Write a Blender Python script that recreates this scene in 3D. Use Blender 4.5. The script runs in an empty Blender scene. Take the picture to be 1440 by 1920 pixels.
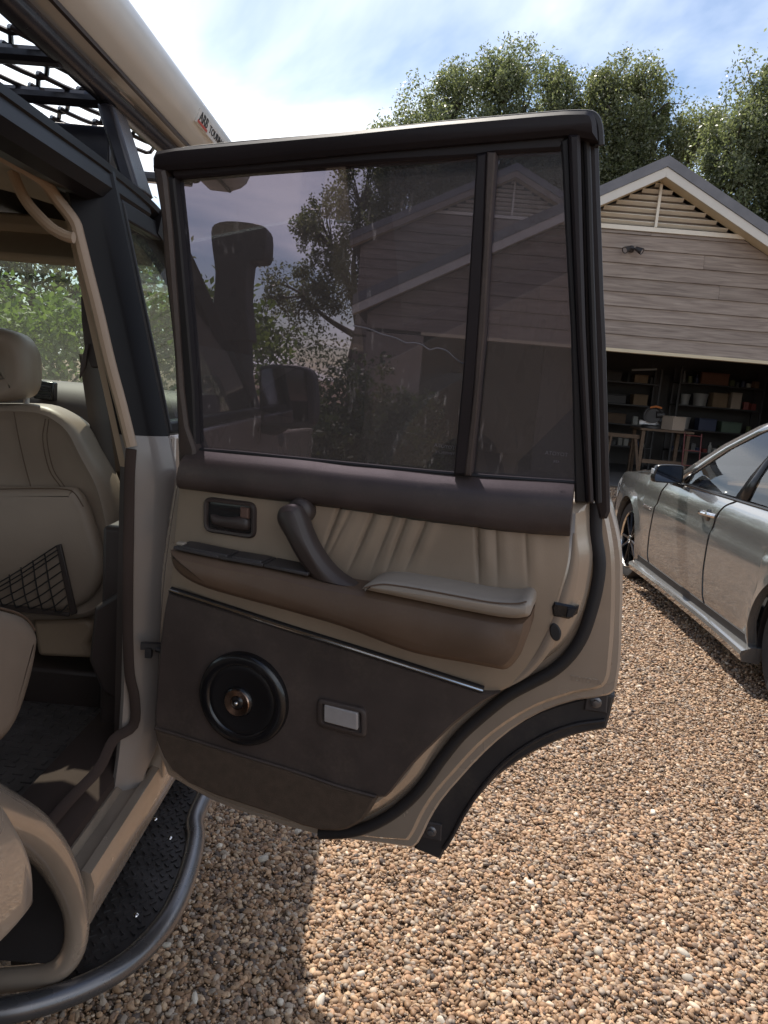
import bpy, bmesh, math, random
import numpy as np
from mathutils import Vector, Matrix, noise

random.seed(7)
rng = np.random.default_rng(11)
scene = bpy.context.scene
COL = scene.collection
R_ = math.radians

# ------------------------------------------------------------------ camera
cam_data = bpy.data.cameras.new('camera')
cam = bpy.data.objects.new('camera', cam_data)
COL.objects.link(cam)
cam_data.sensor_fit = 'HORIZONTAL'
cam_data.sensor_width = 36.0
cam_data.lens = 34.6750
cam_data.clip_start = 0.05
cam_data.clip_end = 2000.0
_rot = Matrix(((0.995998, -0.087709, 0.017191), (0.032008, 0.170445, -0.984847), (0.083450, 0.981456, 0.172570)))
cam.matrix_world = Matrix.Translation((0, 0, 1.5)) @ _rot.to_4x4()
scene.camera = cam

# ------------------------------------------------------------------ light
SUN_TO = Vector((-0.245, 0.60, 1.0)).normalized()
sun_elev = math.asin(SUN_TO.z)
sun_az = math.atan2(SUN_TO.x, SUN_TO.y)          # clockwise from +Y
sun_data = bpy.data.lights.new('sun', 'SUN')
sun_data.energy = 4.6
sun_data.angle = R_(0.55)
sun_data.color = (1.0, 0.93, 0.83)
sun = bpy.data.objects.new('sun', sun_data)
COL.objects.link(sun)
sun.rotation_euler = SUN_TO.to_track_quat('Z', 'Y').to_euler()

world = bpy.data.worlds.new('World')
scene.world = world
world.use_nodes = True
wt = world.node_tree
for n_ in list(wt.nodes):
    wt.nodes.remove(n_)
wo = wt.nodes.new('ShaderNodeOutputWorld')
bg = wt.nodes.new('ShaderNodeBackground')
bg.inputs['Strength'].default_value = 0.112
sky = wt.nodes.new('ShaderNodeTexSky')
sky.sky_type = 'NISHITA'
sky.sun_disc = False
sky.sun_elevation = sun_elev
sky.sun_rotation = sun_az
sky.air_density = 1.0
sky.dust_density = 0.7
sky.ozone_density = 1.2
# thin cloud veil: fractal noise on a plane high above the viewer
tc = wt.nodes.new('ShaderNodeTexCoord')
sep = wt.nodes.new('ShaderNodeSeparateXYZ')
wt.links.new(tc.outputs['Generated'], sep.inputs[0])
def wmath(op, a, b=None, c=None):
    m = wt.nodes.new('ShaderNodeMath'); m.operation = op
    for i, v in enumerate((a, b, c)):
        if v is None: continue
        if isinstance(v, (int, float)): m.inputs[i].default_value = v
        else: wt.links.new(v, m.inputs[i])
    return m.outputs[0]
zz = wmath('MAXIMUM', wmath('ADD', sep.outputs[2], 0.12), 0.03)
comb = wt.nodes.new('ShaderNodeCombineXYZ')
wt.links.new(wmath('DIVIDE', sep.outputs[0], zz), comb.inputs[0])
wt.links.new(wmath('DIVIDE', sep.outputs[1], zz), comb.inputs[1])
comb.inputs[2].default_value = 3.4
mp = wt.nodes.new('ShaderNodeMapping')
mp.inputs['Location'].default_value = (5.2, 1.1, 0.0)
mp.inputs['Scale'].default_value = (0.62, 0.46, 1.0)
wt.links.new(comb.outputs[0], mp.inputs[0])
nz = wt.nodes.new('ShaderNodeTexNoise')
nz.inputs['Scale'].default_value = 1.15
nz.inputs['Detail'].default_value = 7.0
nz.inputs['Roughness'].default_value = 0.52
nz.inputs['Distortion'].default_value = 0.5
wt.links.new(mp.outputs[0], nz.inputs['Vector'])
cr = wt.nodes.new('ShaderNodeValToRGB')
cr.color_ramp.elements[0].position = 0.42
cr.color_ramp.elements[0].color = (0, 0, 0, 1)
cr.color_ramp.elements[1].position = 0.60
cr.color_ramp.elements[1].color = (1, 1, 1, 1)
wt.links.new(nz.outputs['Fac'], cr.inputs[0])
cmix = wt.nodes.new('ShaderNodeMix'); cmix.data_type = 'RGBA'
wt.links.new(wmath('MULTIPLY', cr.outputs[0], 0.85), cmix.inputs['Factor'])
wt.links.new(sky.outputs[0], cmix.inputs[6])
cmix.inputs[7].default_value = (12.0, 12.4, 13.0, 1)
wt.links.new(cmix.outputs[2], bg.inputs['Color'])
wt.links.new(bg.outputs[0], wo.inputs['Surface'])

scene.view_settings.view_transform = 'Standard'
scene.view_settings.look = 'None'
scene.view_settings.exposure = 0.47
scene.view_settings.gamma = 1.0
scene.view_settings.use_curve_mapping = False
scene.render.engine = 'CYCLES'
scene.cycles.max_bounces = 10
scene.cycles.transparent_max_bounces = 16

# ------------------------------------------------------------------ materials
MATS = {}
def mat(name, col, rough=0.5, metal=0.0, var=0.08, vscale=6.0, bump=0.0, bscale=200.0,
        coat=0.0, spec=0.5, stretch=None, sheen=0.0, col2=None, detail=4.0, bdist=0.002, dust=0.0, dustcol=(0.20, 0.155, 0.12)):
    if name in MATS: return MATS[name]
    m = bpy.data.materials.new(name); m.use_nodes = True
    nt = m.node_tree; b = nt.nodes['Principled BSDF']
    t = nt.nodes.new('ShaderNodeTexCoord')
    mpn = nt.nodes.new('ShaderNodeMapping')
    nt.links.new(t.outputs['Object'], mpn.inputs[0])
    if stretch: mpn.inputs['Scale'].default_value = stretch
    n1 = nt.nodes.new('ShaderNodeTexNoise')
    n1.inputs['Scale'].default_value = vscale; n1.inputs['Detail'].default_value = detail
    nt.links.new(mpn.outputs[0], n1.inputs['Vector'])
    rmp = nt.nodes.new('ShaderNodeValToRGB')
    rmp.color_ramp.elements[0].position = 0.3; rmp.color_ramp.elements[1].position = 0.7
    c2 = col2 if col2 else tuple(min(1.0, c*(1+var)) for c in col)
    c1 = col if col2 else tuple(c*(1-var) for c in col)
    rmp.color_ramp.elements[0].color = (*c1, 1); rmp.color_ramp.elements[1].color = (*c2, 1)
    nt.links.new(n1.outputs['Fac'], rmp.inputs[0])
    colout = rmp.outputs[0]
    if dust:
        # settled dust and scuffs: broad smudges broken up by fine specks
        d1 = nt.nodes.new('ShaderNodeTexNoise'); d1.inputs['Scale'].default_value = 9; d1.inputs['Detail'].default_value = 8; d1.inputs['Roughness'].default_value = 0.7
        nt.links.new(mpn.outputs[0], d1.inputs['Vector'])
        d2 = nt.nodes.new('ShaderNodeTexNoise'); d2.inputs['Scale'].default_value = 170; d2.inputs['Detail'].default_value = 2
        nt.links.new(mpn.outputs[0], d2.inputs['Vector'])
        e1 = nt.nodes.new('ShaderNodeMapRange'); e1.inputs['From Min'].default_value = 0.46; e1.inputs['From Max'].default_value = 0.75; nt.links.new(d1.outputs['Fac'], e1.inputs[0])
        e2 = nt.nodes.new('ShaderNodeMapRange'); e2.inputs['From Min'].default_value = 0.35; e2.inputs['From Max'].default_value = 0.7; e2.inputs['To Min'].default_value = 0.35; nt.links.new(d2.outputs['Fac'], e2.inputs[0])
        e3 = nt.nodes.new('ShaderNodeMath'); e3.operation = 'MULTIPLY'; nt.links.new(e1.outputs[0], e3.inputs[0]); nt.links.new(e2.outputs[0], e3.inputs[1])
        e4 = nt.nodes.new('ShaderNodeMath'); e4.operation = 'MULTIPLY'; e4.inputs[1].default_value = dust; nt.links.new(e3.outputs[0], e4.inputs[0])
        dm = nt.nodes.new('ShaderNodeMix'); dm.data_type = 'RGBA'; nt.links.new(e4.outputs[0], dm.inputs['Factor'])
        nt.links.new(colout, dm.inputs[6]); dm.inputs[7].default_value = (*dustcol, 1)
        colout = dm.outputs[2]
    nt.links.new(colout, b.inputs['Base Color'])
    mr = nt.nodes.new('ShaderNodeMapRange')
    mr.inputs['To Min'].default_value = max(0.02, rough*0.85); mr.inputs['To Max'].default_value = min(1, rough*1.15)
    nt.links.new(n1.outputs['Fac'], mr.inputs[0]); nt.links.new(mr.outputs[0], b.inputs['Roughness'])
    b.inputs['Metallic'].default_value = metal
    b.inputs['Specular IOR Level'].default_value = spec
    b.inputs['Coat Weight'].default_value = coat; b.inputs['Coat Roughness'].default_value = 0.04
    if sheen:
        b.inputs['Sheen Weight'].default_value = sheen
    if bump:
        n2 = nt.nodes.new('ShaderNodeTexNoise'); n2.inputs['Scale'].default_value = bscale; n2.inputs['Detail'].default_value = 3
        nt.links.new(mpn.outputs[0], n2.inputs['Vector'])
        bp = nt.nodes.new('ShaderNodeBump'); bp.inputs['Strength'].default_value = bump; bp.inputs['Distance'].default_value = bdist
        nt.links.new(n2.outputs['Fac'], bp.inputs['Height']); nt.links.new(bp.outputs[0], b.inputs['Normal'])
    MATS[name] = m
    return m

def glass(name, tint, spec_col=(1, 1, 1), rough=0.0, dirt=0.0, ior=1.5, dirtcol=(0.6, 0.58, 0.56)):
    """thin pane: tinted see-through with fresnel mirror and a film of dust streaks"""
    if name in MATS: return MATS[name]
    m = bpy.data.materials.new(name); m.use_nodes = True
    nt = m.node_tree; nt.nodes.clear()
    o = nt.nodes.new('ShaderNodeOutputMaterial')
    tr = nt.nodes.new('ShaderNodeBsdfTransparent'); tr.inputs[0].default_value = (*tint, 1)
    gl = nt.nodes.new('ShaderNodeBsdfGlossy'); gl.inputs['Roughness'].default_value = rough; gl.inputs[0].default_value = (*spec_col, 1)
    fr = nt.nodes.new('ShaderNodeFresnel')
    gb = nt.nodes.new('ShaderNodeNewGeometry')
    im = nt.nodes.new('ShaderNodeMapRange'); im.inputs['To Min'].default_value = ior; im.inputs['To Max'].default_value = 1/ior
    nt.links.new(gb.outputs['Backfacing'], im.inputs[0]); nt.links.new(im.outputs[0], fr.inputs[0])
    mx = nt.nodes.new('ShaderNodeMixShader')
    nt.links.new(fr.outputs[0], mx.inputs[0]); nt.links.new(tr.outputs[0], mx.inputs[1]); nt.links.new(gl.outputs[0], mx.inputs[2])
    last = mx.outputs[0]
    if dirt:
        t = nt.nodes.new('ShaderNodeTexCoord')
        mpn = nt.nodes.new('ShaderNodeMapping'); mpn.inputs['Scale'].default_value = (70, 70, 9)
        nt.links.new(t.outputs['Object'], mpn.inputs[0])
        n1 = nt.nodes.new('ShaderNodeTexNoise'); n1.inputs['Scale'].default_value = 1.6; n1.inputs['Detail'].default_value = 2
        nt.links.new(mpn.outputs[0], n1.inputs['Vector'])
        r1 = nt.nodes.new('ShaderNodeValToRGB'); r1.color_ramp.elements[0].position = 0.66; r1.color_ramp.elements[1].position = 0.78
        nt.links.new(n1.outputs['Fac'], r1.inputs[0])
        n2 = nt.nodes.new('ShaderNodeTexNoise'); n2.inputs['Scale'].default_value = 3.2; n2.inputs['Detail'].default_value = 4
        nt.links.new(t.outputs['Object'], n2.inputs['Vector'])
        r2 = nt.nodes.new('ShaderNodeValToRGB'); r2.color_ramp.elements[0].position = 0.47; r2.color_ramp.elements[1].position = 0.7
        nt.links.new(n2.outputs['Fac'], r2.inputs[0])
        mu = nt.nodes.new('ShaderNodeMath'); mu.operation = 'MULTIPLY'
        nt.links.new(r1.outputs[0], mu.inputs[0]); nt.links.new(r2.outputs[0], mu.inputs[1])
        ma = nt.nodes.new('ShaderNodeMath'); ma.operation = 'MULTIPLY_ADD'; ma.inputs[1].default_value = dirt; ma.inputs[2].default_value = 0.034
        nt.links.new(mu.outputs[0], ma.inputs[0])
        df = nt.nodes.new('ShaderNodeBsdfDiffuse'); df.inputs[0].default_value = (*dirtcol, 1)
        tl = nt.nodes.new('ShaderNodeBsdfTranslucent'); tl.inputs[0].default_value = (*dirtcol, 1)
        ad = nt.nodes.new('ShaderNodeMixShader'); ad.inputs[0].default_value = 0.5
        nt.links.new(df.outputs[0], ad.inputs[1]); nt.links.new(tl.outputs[0], ad.inputs[2])
        m2 = nt.nodes.new('ShaderNodeMixShader')
        nt.links.new(ma.outputs[0], m2.inputs[0]); nt.links.new(last, m2.inputs[1]); nt.links.new(ad.outputs[0], m2.inputs[2])
        last = m2.outputs[0]
    nt.links.new(last, o.inputs['Surface'])
    MATS[name] = m
    return m

def leafmat(name, cols, trans=0.4, rough=0.36):
    m = bpy.data.materials.new(name); m.use_nodes = True
    nt = m.node_tree; nt.nodes.clear()
    o = nt.nodes.new('ShaderNodeOutputMaterial')
    ge = nt.nodes.new('ShaderNodeNewGeometry')
    r = nt.nodes.new('ShaderNodeValToRGB')
    r.color_ramp.elements[0].color = (*cols[0], 1); r.color_ramp.elements[1].color = (*cols[-1], 1)
    for i, c in enumerate(cols[1:-1]):
        e = r.color_ramp.elements.new((i+1)/(len(cols)-1)); e.color = (*c, 1)
    nt.links.new(ge.outputs['Random Per Island'], r.inputs[0])
    p = nt.nodes.new('ShaderNodeBsdfPrincipled'); p.inputs['Roughness'].default_value = rough
    p.inputs['Specular IOR Level'].default_value = 0.6
    nt.links.new(r.outputs[0], p.inputs['Base Color'])
    t = nt.nodes.new('ShaderNodeBsdfTranslucent')
    mxc = nt.nodes.new('ShaderNodeMix'); mxc.data_type = 'RGBA'; mxc.blend_type = 'MULTIPLY'; mxc.inputs['Factor'].default_value = 1
    nt.links.new(r.outputs[0], mxc.inputs[6]); mxc.inputs[7].default_value = (1.25, 1.35, 0.8, 1)
    nt.links.new(mxc.outputs[2], t.inputs[0])
    mx = nt.nodes.new('ShaderNodeMixShader'); mx.inputs[0].default_value = trans
    nt.links.new(p.outputs[0], mx.inputs[1]); nt.links.new(t.outputs[0], mx.inputs[2])
    nt.links.new(mx.outputs[0], o.inputs['Surface'])
    MATS[name] = m
    return m

# vehicle
M_paint = mat('beige_metallic_paint', (0.37, 0.30, 0.24), 0.28, 0.25, var=0.05, coat=0.6, bump=0.03, bscale=900)
M_paint_in = mat('beige_jamb_paint', (0.35, 0.282, 0.222), 0.26, 0.35, var=0.08, vscale=9, coat=0.6, bump=0.03, bscale=30)
M_jamb = mat('sky_greyed_jamb_paint', (0.225, 0.195, 0.178), 0.34, 0.15, var=0.06, vscale=6, coat=0.3)  # same beige paint, with the grey of reflected sky put into its colour
M_black = mat('black_door_paint', (0.019, 0.0145, 0.0165), 0.46, var=0.12, spec=0.35, bump=0.02, bscale=300)
M_blackgloss = mat('black_body_paint', (0.0085, 0.007, 0.0075), 0.38, var=0.15, spec=0.16)
M_rubber = mat('black_rubber', (0.014, 0.012, 0.013), 0.62, var=0.2, bump=0.1, bscale=400)
M_vinyl = mat('brown_grained_vinyl', (0.052, 0.036, 0.033), 0.46, dust=0.22, var=0.2, vscale=14, bump=0.35, bscale=900, bdist=0.0008)
M_vinyl_lo = mat('dark_brown_vinyl', (0.053, 0.038, 0.033), 0.55, dust=0.30, var=0.22, vscale=10, bump=0.3, bscale=800, bdist=0.0008)
M_ledge = mat('brown_moulded_armrest', (0.105, 0.064, 0.041), 0.50, dust=0.22, var=0.16, vscale=8, bump=0.3, bscale=900, bdist=0.0006)
M_ledge_top = mat('charcoal_plastic', (0.040, 0.034, 0.034), 0.5, var=0.15, vscale=30, bump=0.2, bscale=700, bdist=0.0006)
M_leather = mat('beige_leather', (0.268, 0.200, 0.143), 0.46, dust=0.12, var=0.14, vscale=7, bump=0.25, bscale=420, bdist=0.0008)
M_seat = mat('tan_seat_leather', (0.285, 0.218, 0.168), 0.45, var=0.11, vscale=6, bump=0.22, bscale=380, bdist=0.0008)
M_pad = mat('grey_beige_pad_leather', (0.29, 0.24, 0.195), 0.45, var=0.08, vscale=9, bump=0.2, bscale=420, bdist=0.0008)
M_thread = mat('brown_thread', (0.12, 0.075, 0.05), 0.8)
M_carpet = mat('brown_carpet', (0.105, 0.076, 0.057), 0.95, var=0.12, vscale=60, bump=0.9, bscale=900, bdist=0.003, spec=0.1)
M_tanplastic = mat('tan_plastic', (0.33, 0.235, 0.16), 0.5, var=0.06, bump=0.15, bscale=600, bdist=0.0006)
M_brownplastic = mat('brown_plastic', (0.048, 0.034, 0.030), 0.5, var=0.12, bump=0.2, bscale=500, bdist=0.0006)
M_headliner = mat('beige_headliner', (0.38, 0.31, 0.23), 0.9, var=0.06, bump=0.3, bscale=700, bdist=0.001)
M_chrome = mat('chrome', (0.72, 0.70, 0.68), 0.12, 1.0, var=0.03)
M_copper = mat('bronze_ring', (0.52, 0.36, 0.28), 0.25, 1.0, var=0.05)
M_gloss = mat('black_gloss_plastic', (0.010, 0.009, 0.010), 0.26, var=0.1, coat=0.2)
M_cone = mat('speaker_cone', (0.010, 0.009, 0.010), 0.35, var=0.2, bump=0.05, bscale=200)
M_lens = mat('frosted_lens', (0.33, 0.30, 0.29), 0.25, var=0.06, vscale=60)
M_steel = mat('bare_steel', (0.42, 0.41, 0.42), 0.38, 0.9, var=0.15, vscale=20)
M_steptube = mat('blue_grey_tube', (0.16, 0.155, 0.16), 0.28, 0.7, var=0.12, vscale=14)
M_stepplate = mat('black_tread_plate', (0.048, 0.043, 0.042), 0.45, 0.2, var=0.3, vscale=16, bump=0.1, bscale=200)
M_clad = mat('black_cladding', (0.022, 0.019, 0.020), 0.55, dust=0.25, var=0.18, vscale=12, bump=0.15, bscale=350, bdist=0.001)
M_awning = mat('champagne_awning_case', (0.68, 0.67, 0.645), 0.30, 0.05, var=0.06, vscale=5)
M_awn_in = mat('awning_underside', (0.50, 0.41, 0.31), 0.5, 0.1, var=0.05)
M_rack = mat('black_rack_tube', (0.030, 0.027, 0.032), 0.26, 0.35, var=0.15, vscale=20)
M_net = mat('black_wire_mesh', (0.022, 0.019, 0.024), 0.4, 0.3, var=0.2)
M_mat = mat('black_rubber_mat', (0.095, 0.082, 0.078), 0.45, var=0.25, vscale=12, bump=0.1, bscale=200)
M_dash = mat('brown_dashboard', (0.075, 0.055, 0.046), 0.55, var=0.1, bump=0.25, bscale=600, bdist=0.0008)
M_belt = mat('grey_brown_webbing', (0.10, 0.082, 0.072), 0.8, var=0.1, bump=0.5, bscale=1200, bdist=0.001)
M_tyre = mat('tyre_rubber', (0.018, 0.017, 0.017), 0.75, var=0.25, vscale=20, bump=0.3, bscale=120, bdist=0.003)
M_text = mat('dark_lettering', (0.03, 0.028, 0.03), 0.5)
M_white = mat('white_label', (0.62, 0.60, 0.57), 0.5, var=0.04)
M_red = mat('red_print', (0.45, 0.07, 0.05), 0.5)
G_tint = glass('smoked_window_glass', (0.415, 0.388, 0.425), dirt=0.42, ior=1.55)
G_clear = glass('green_window_glass', (0.86, 0.90, 0.86), dirt=0.10)
G_wag = glass('wagon_window_glass', (0.52, 0.53, 0.52))

# ------------------------------------------------------------------ mesh helpers
ORG = {}
def link(o, parent):
    COL.objects.link(o)
    if parent is not None: o.parent = parent
def thing(name, label, cat, loc=(0, 0, 0), group=None, kind=None):
    o = bpy.data.objects.new(name, None); COL.objects.link(o)
    o.empty_display_size = 0.1
    o.location = loc; ORG[o.name] = Vector(loc)
    o['label'] = label; o['category'] = cat
    if group: o['group'] = group
    if kind: o['kind'] = kind
    return o
def tag(o, label, cat=None, group=None, kind=None):
    if label: o['label'] = label
    if cat: o['category'] = cat
    if group: o['group'] = group
    if kind: o['kind'] = kind
    return o
def join(*parts):
    V, Fc = [], []
    for v, f in parts:
        k = len(V); V += [tuple(p) for p in v]; Fc += [tuple(i+k for i in q) for q in f]
    return V, Fc
def obj(name, vf, m, parent=None, smooth=35, bevel=0.0, seg=2, subsurf=0, origin=None):
    v, f = vf
    base = ORG[parent.name] if parent is not None else Vector((0, 0, 0))
    me = bpy.data.meshes.new(name)
    if parent is None:
        a = np.array([tuple(p) for p in v], dtype=float)
        base = Vector(((a[:, 0].min()+a[:, 0].max())/2, (a[:, 1].min()+a[:, 1].max())/2, a[:, 2].min())) if origin is None else Vector(origin)
    me.from_pydata([(p[0]-base[0], p[1]-base[1], p[2]-base[2]) for p in v], [], [tuple(q) for q in f])
    bm = bmesh.new(); bm.from_mesh(me)
    bmesh.ops.remove_doubles(bm, verts=bm.verts, dist=1e-5)
    bmesh.ops.recalc_face_normals(bm, faces=bm.faces)
    bm.to_mesh(me); bm.free()
    o = bpy.data.objects.new(name, me)
    link(o, parent)
    if parent is None: o.location = base
    ORG[o.name] = Vector(base)
    me.materials.append(m)
    if smooth:
        me.shade_smooth(); me.set_sharp_from_angle(angle=R_(smooth))
    if bevel:
        bv = o.modifiers.new('bevel', 'BEVEL'); bv.width = bevel; bv.segments = seg; bv.limit_method = 'ANGLE'; bv.angle_limit = R_(40)
    if subsurf:
        ss = o.modifiers.new('sub', 'SUBSURF'); ss.levels = subsurf; ss.render_levels = subsurf
    return o
def box(c, s, rz=0.0, rx=0.0, ry=0.0):
    M = Matrix.Translation(c) @ Matrix.Rotation(rz, 4, 'Z') @ Matrix.Rotation(ry, 4, 'Y') @ Matrix.Rotation(rx, 4, 'X')
    v = [M @ Vector((x*s[0]/2, y*s[1]/2, z*s[2]/2)) for x in (-1, 1) for y in (-1, 1) for z in (-1, 1)]
    f = [(0, 1, 3, 2), (4, 6, 7, 5), (0, 4, 5, 1), (2, 3, 7, 6), (0, 2, 6, 4), (1, 5, 7, 3)]
    return v, f
def bx(x0, x1, y0, y1, z0, z1):
    return box(((x0+x1)/2, (y0+y1)/2, (z0+z1)/2), (x1-x0, y1-y0, z1-z0))
def smooth_path(pts, n=6, closed=False):
    P = [Vector(p) if len(p) == 3 else Vector((p[0], p[1], 0)) for p in pts]
    d2 = len(pts[0]) == 2
    out = []; N = len(P)
    rngk = range(N if closed else N-1)
    for i in rngk:
        p0 = P[(i-1) % N] if (closed or i > 0) else P[0]*2-P[1]
        p1 = P[i]; p2 = P[(i+1) % N]
        p3 = P[(i+2) % N] if (closed or i+2 < N) else P[-1]*2-P[-2]
        for k in range(n):
            t = k/n
            q = 0.5*((2*p1)+(-p0+p2)*t+(2*p0-5*p1+4*p2-p3)*t*t+(-p0+3*p1-3*p2+p3)*t**3)
            out.append(q)
    if not closed: out.append(P[-1])
    return [(q.x, q.y) for q in out] if d2 else [tuple(q) for q in out]
def smoothc(poly, n=3, ang=38):
    """closed 2-D outline smoothed except at its sharp corners"""
    N = len(poly); P = [Vector(p) for p in poly]; T = []
    for i in range(N):
        a = P[i]-P[i-1]; b = P[(i+1) % N]-P[i]
        la, lb = max(a.length, 1e-9), max(b.length, 1e-9)
        sharp = math.degrees(a.angle(b, 0)) > ang
        if sharp: T.append((a/la, b/lb))
        else:
            t = (a/la+b/lb).normalized(); T.append((t, t))
    out = []
    for i in range(N):
        j = (i+1) % N; L = (P[j]-P[i]).length
        p0, p3 = P[i], P[j]; p1 = p0+T[i][1]*L/3; p2 = p3-T[j][0]*L/3
        for k in range(n):
            t = k/n; q = p0*(1-t)**3+p1*3*t*(1-t)**2+p2*3*t*t*(1-t)+p3*t**3
            out.append((q.x, q.y))
    return out
def rings(rs, closed=True, cap=True):
    n = len(rs[0]); V = []; Fc = []
    for r in rs: V += [tuple(p) for p in r]
    for i in range(len(rs)-1):
        for j in range(n if closed else n-1):
            a = i*n+j; b = i*n+(j+1) % n
            Fc.append((a, b, b+n, a+n))
    if cap and closed:
        Fc.append(tuple(range(n-1, -1, -1))); Fc.append(tuple(range((len(rs)-1)*n, len(rs)*n)))
    return V, Fc
def tube(path, r, seg=10, cap=True, flat=1.0, up=(0, 0, 1), closed=False):
    P = [Vector(p) for p in path]; N = len(P); rr = []
    prev = None
    for i in range(N):
        if closed: t = P[(i+1) % N]-P[i-1]
        else: t = P[min(i+1, N-1)]-P[max(i-1, 0)]
        t.normalize()
        if prev is None:
            u = Vector(up)
            if abs(u.dot(t)) > 0.95: u = Vector((1, 0, 0))
        else: u = prev
        b = (u-t*u.dot(t)).normalized(); prev = b
        c = t.cross(b)
        rad = r[i] if isinstance(r, (list, tuple)) else r
        rr.append([P[i]+b*(math.cos(2*math.pi*k/seg)*rad*flat)+c*(math.sin(2*math.pi*k/seg)*rad) for k in range(seg)])
    if closed: rr.append(rr[0]); return rings(rr, True, False)
    return rings(rr, True, cap)
def sweep(path, prof, up=(0, 0, 1), cap=True):
    """profile (a,b): a along side vector, b along up"""
    P = [Vector(p) for p in path]; N = len(P); rr = []
    for i in range(N):
        t = (P[min(i+1, N-1)]-P[max(i-1, 0)]).normalized()
        u = Vector(up); u = (u-t*u.dot(t)).normalized(); c = t.cross(u)
        rr.append([P[i]+c*a+u*b for a, b in prof])
    return rings(rr, True, cap)
def lathe(prof, c, axis, seg=32, cap=False):
    ax = Vector(axis).normalized()
    u = Vector((0, 0, 1)) if abs(ax.z) < 0.9 else Vector((1, 0, 0))
    u = (u-ax*u.dot(ax)).normalized(); w = ax.cross(u); c = Vector(c)
    rr = [[c+ax*h+(u*math.cos(2*math.pi*k/seg)+w*math.sin(2*math.pi*k/seg))*r for k in range(seg)] for r, h in prof]
    return rings(rr, True, cap)
def sphere(c, r, seg=16, ringsn=10, sc=(1, 1, 1)):
    rr = []
    for i in range(ringsn+1):
        a = math.pi*i/ringsn
        rr.append([(c[0]+sc[0]*r*max(math.sin(a), 1e-4)*math.cos(2*math.pi*k/seg), c[1]+sc[1]*r*max(math.sin(a), 1e-4)*math.sin(2*math.pi*k/seg), c[2]+sc[2]*r*math.cos(a)) for k in range(seg)])
    return rings(rr, True, True)
def gridf(nu, nv, fn):
    V = [fn(i/nu, j/nv) for i in range(nu+1) for j in range(nv+1)]
    Fc = [(i*(nv+1)+j, (i+1)*(nv+1)+j, (i+1)*(nv+1)+j+1, i*(nv+1)+j+1) for i in range(nu) for j in range(nv)]
    return V, Fc
def prism(poly, vec):
    v = Vector(vec); n = len(poly)
    V = [Vector(p) for p in poly]+[Vector(p)+v for p in poly]
    Fc = [tuple(range(n)), tuple(range(2*n-1, n-1, -1))]+[(i, (i+1) % n, (i+1) % n+n, i+n) for i in range(n)]
    return V, Fc
def inset(poly, dlt):
    n = len(poly); area = sum(poly[i][0]*poly[(i+1) % n][1]-poly[(i+1) % n][0]*poly[i][1] for i in range(n))
    sgn = 1 if area > 0 else -1; out = []
    for i in range(n):
        a = Vector(poly[i-1]); b = Vector(poly[i]); c = Vector(poly[(i+1) % n])
        e1 = (b-a); e2 = (c-b)
        if e1.length < 1e-7 or e2.length < 1e-7: out.append(tuple(b)); continue
        e1.normalize(); e2.normalize()
        n1 = Vector((-e1.y, e1.x))*sgn; n2 = Vector((-e2.y, e2.x))*sgn
        m = n1+n2
        if m.length < 1e-4: m = n1
        m.normalize(); k = dlt/max(0.45, m.dot(n1))
        out.append((b.x+m.x*k, b.y+m.y*k))
    return out
def text_mesh(body, size, extrude=0.0005, font_shear=0.0):
    cu = bpy.data.curves.new('lettering', 'FONT'); cu.body = body; cu.size = size; cu.extrude = extrude; cu.shear = font_shear
    cu.align_x = 'CENTER'; cu.align_y = 'CENTER'; cu.resolution_u = 2
    o = bpy.data.objects.new('lettering_tmp', cu); COL.objects.link(o)
    dg = bpy.context.evaluated_depsgraph_get(); dg.update()
    me = o.evaluated_get(dg).to_mesh()
    V = [tuple(v.co) for v in me.vertices]; Fc = [tuple(p.vertices) for p in me.polygons]
    o.evaluated_get(dg).to_mesh_clear()
    bpy.data.objects.remove(o); bpy.data.curves.remove(cu)
    return V, Fc
def place(vf, org, ux, uy, uz):
    o = Vector(org); ux = Vector(ux); uy = Vector(uy); uz = Vector(uz)
    return [o+ux*p[0]+uy*p[1]+uz*p[2] for p in vf[0]], vf[1]

# ================================================================== ground
def ground_material():
    m = bpy.data.materials.new('gravel_bed'); m.use_nodes = True
    nt = m.node_tree; b = nt.nodes['Principled BSDF']; b.inputs['Roughness'].default_value = 0.9
    t = nt.nodes.new('ShaderNodeTexCoord')
    v = nt.nodes.new('ShaderNodeTexVoronoi'); v.inputs['Scale'].default_value = 95
    nt.links.new(t.outputs['Object'], v.inputs['Vector'])
    r = nt.nodes.new('ShaderNodeValToRGB')
    cols = [(0.07, 0.043, 0.026), (0.17, 0.105, 0.06), (0.27, 0.18, 0.105), (0.14, 0.095, 0.065), (0.33, 0.24, 0.16)]
    r.color_ramp.elements[0].color = (*cols[0], 1); r.color_ramp.elements[1].color = (*cols[-1], 1)
    for i in (1, 2, 3):
        e = r.color_ramp.elements.new(i/4); e.color = (*cols[i], 1)
    sp = nt.nodes.new('ShaderNodeSeparateColor'); nt.links.new(v.outputs['Color'], sp.inputs[0])
    nt.links.new(sp.outputs[0], r.inputs[0]); nt.links.new(r.outputs[0], b.inputs['Base Color'])
    bp = nt.nodes.new('ShaderNodeBump'); bp.inputs['Strength'].default_value = 0.9; bp.inputs['Distance'].default_value = 0.012; bp.invert = True
    nt.links.new(v.outputs['Distance'], bp.inputs['Height']); nt.links.new(bp.outputs[0], b.inputs['Normal'])
    return m
M_ground = ground_material()
def gz(x, y):
    return 0.0
V, Fc = gridf(8, 8, lambda u, v: ((u-0.5)*600, (v-0.5)*600, 0))
g = obj('gravel_ground', (V, Fc), M_ground, smooth=0, origin=(0, 0, 0)); g['kind'] = 'structure'

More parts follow.
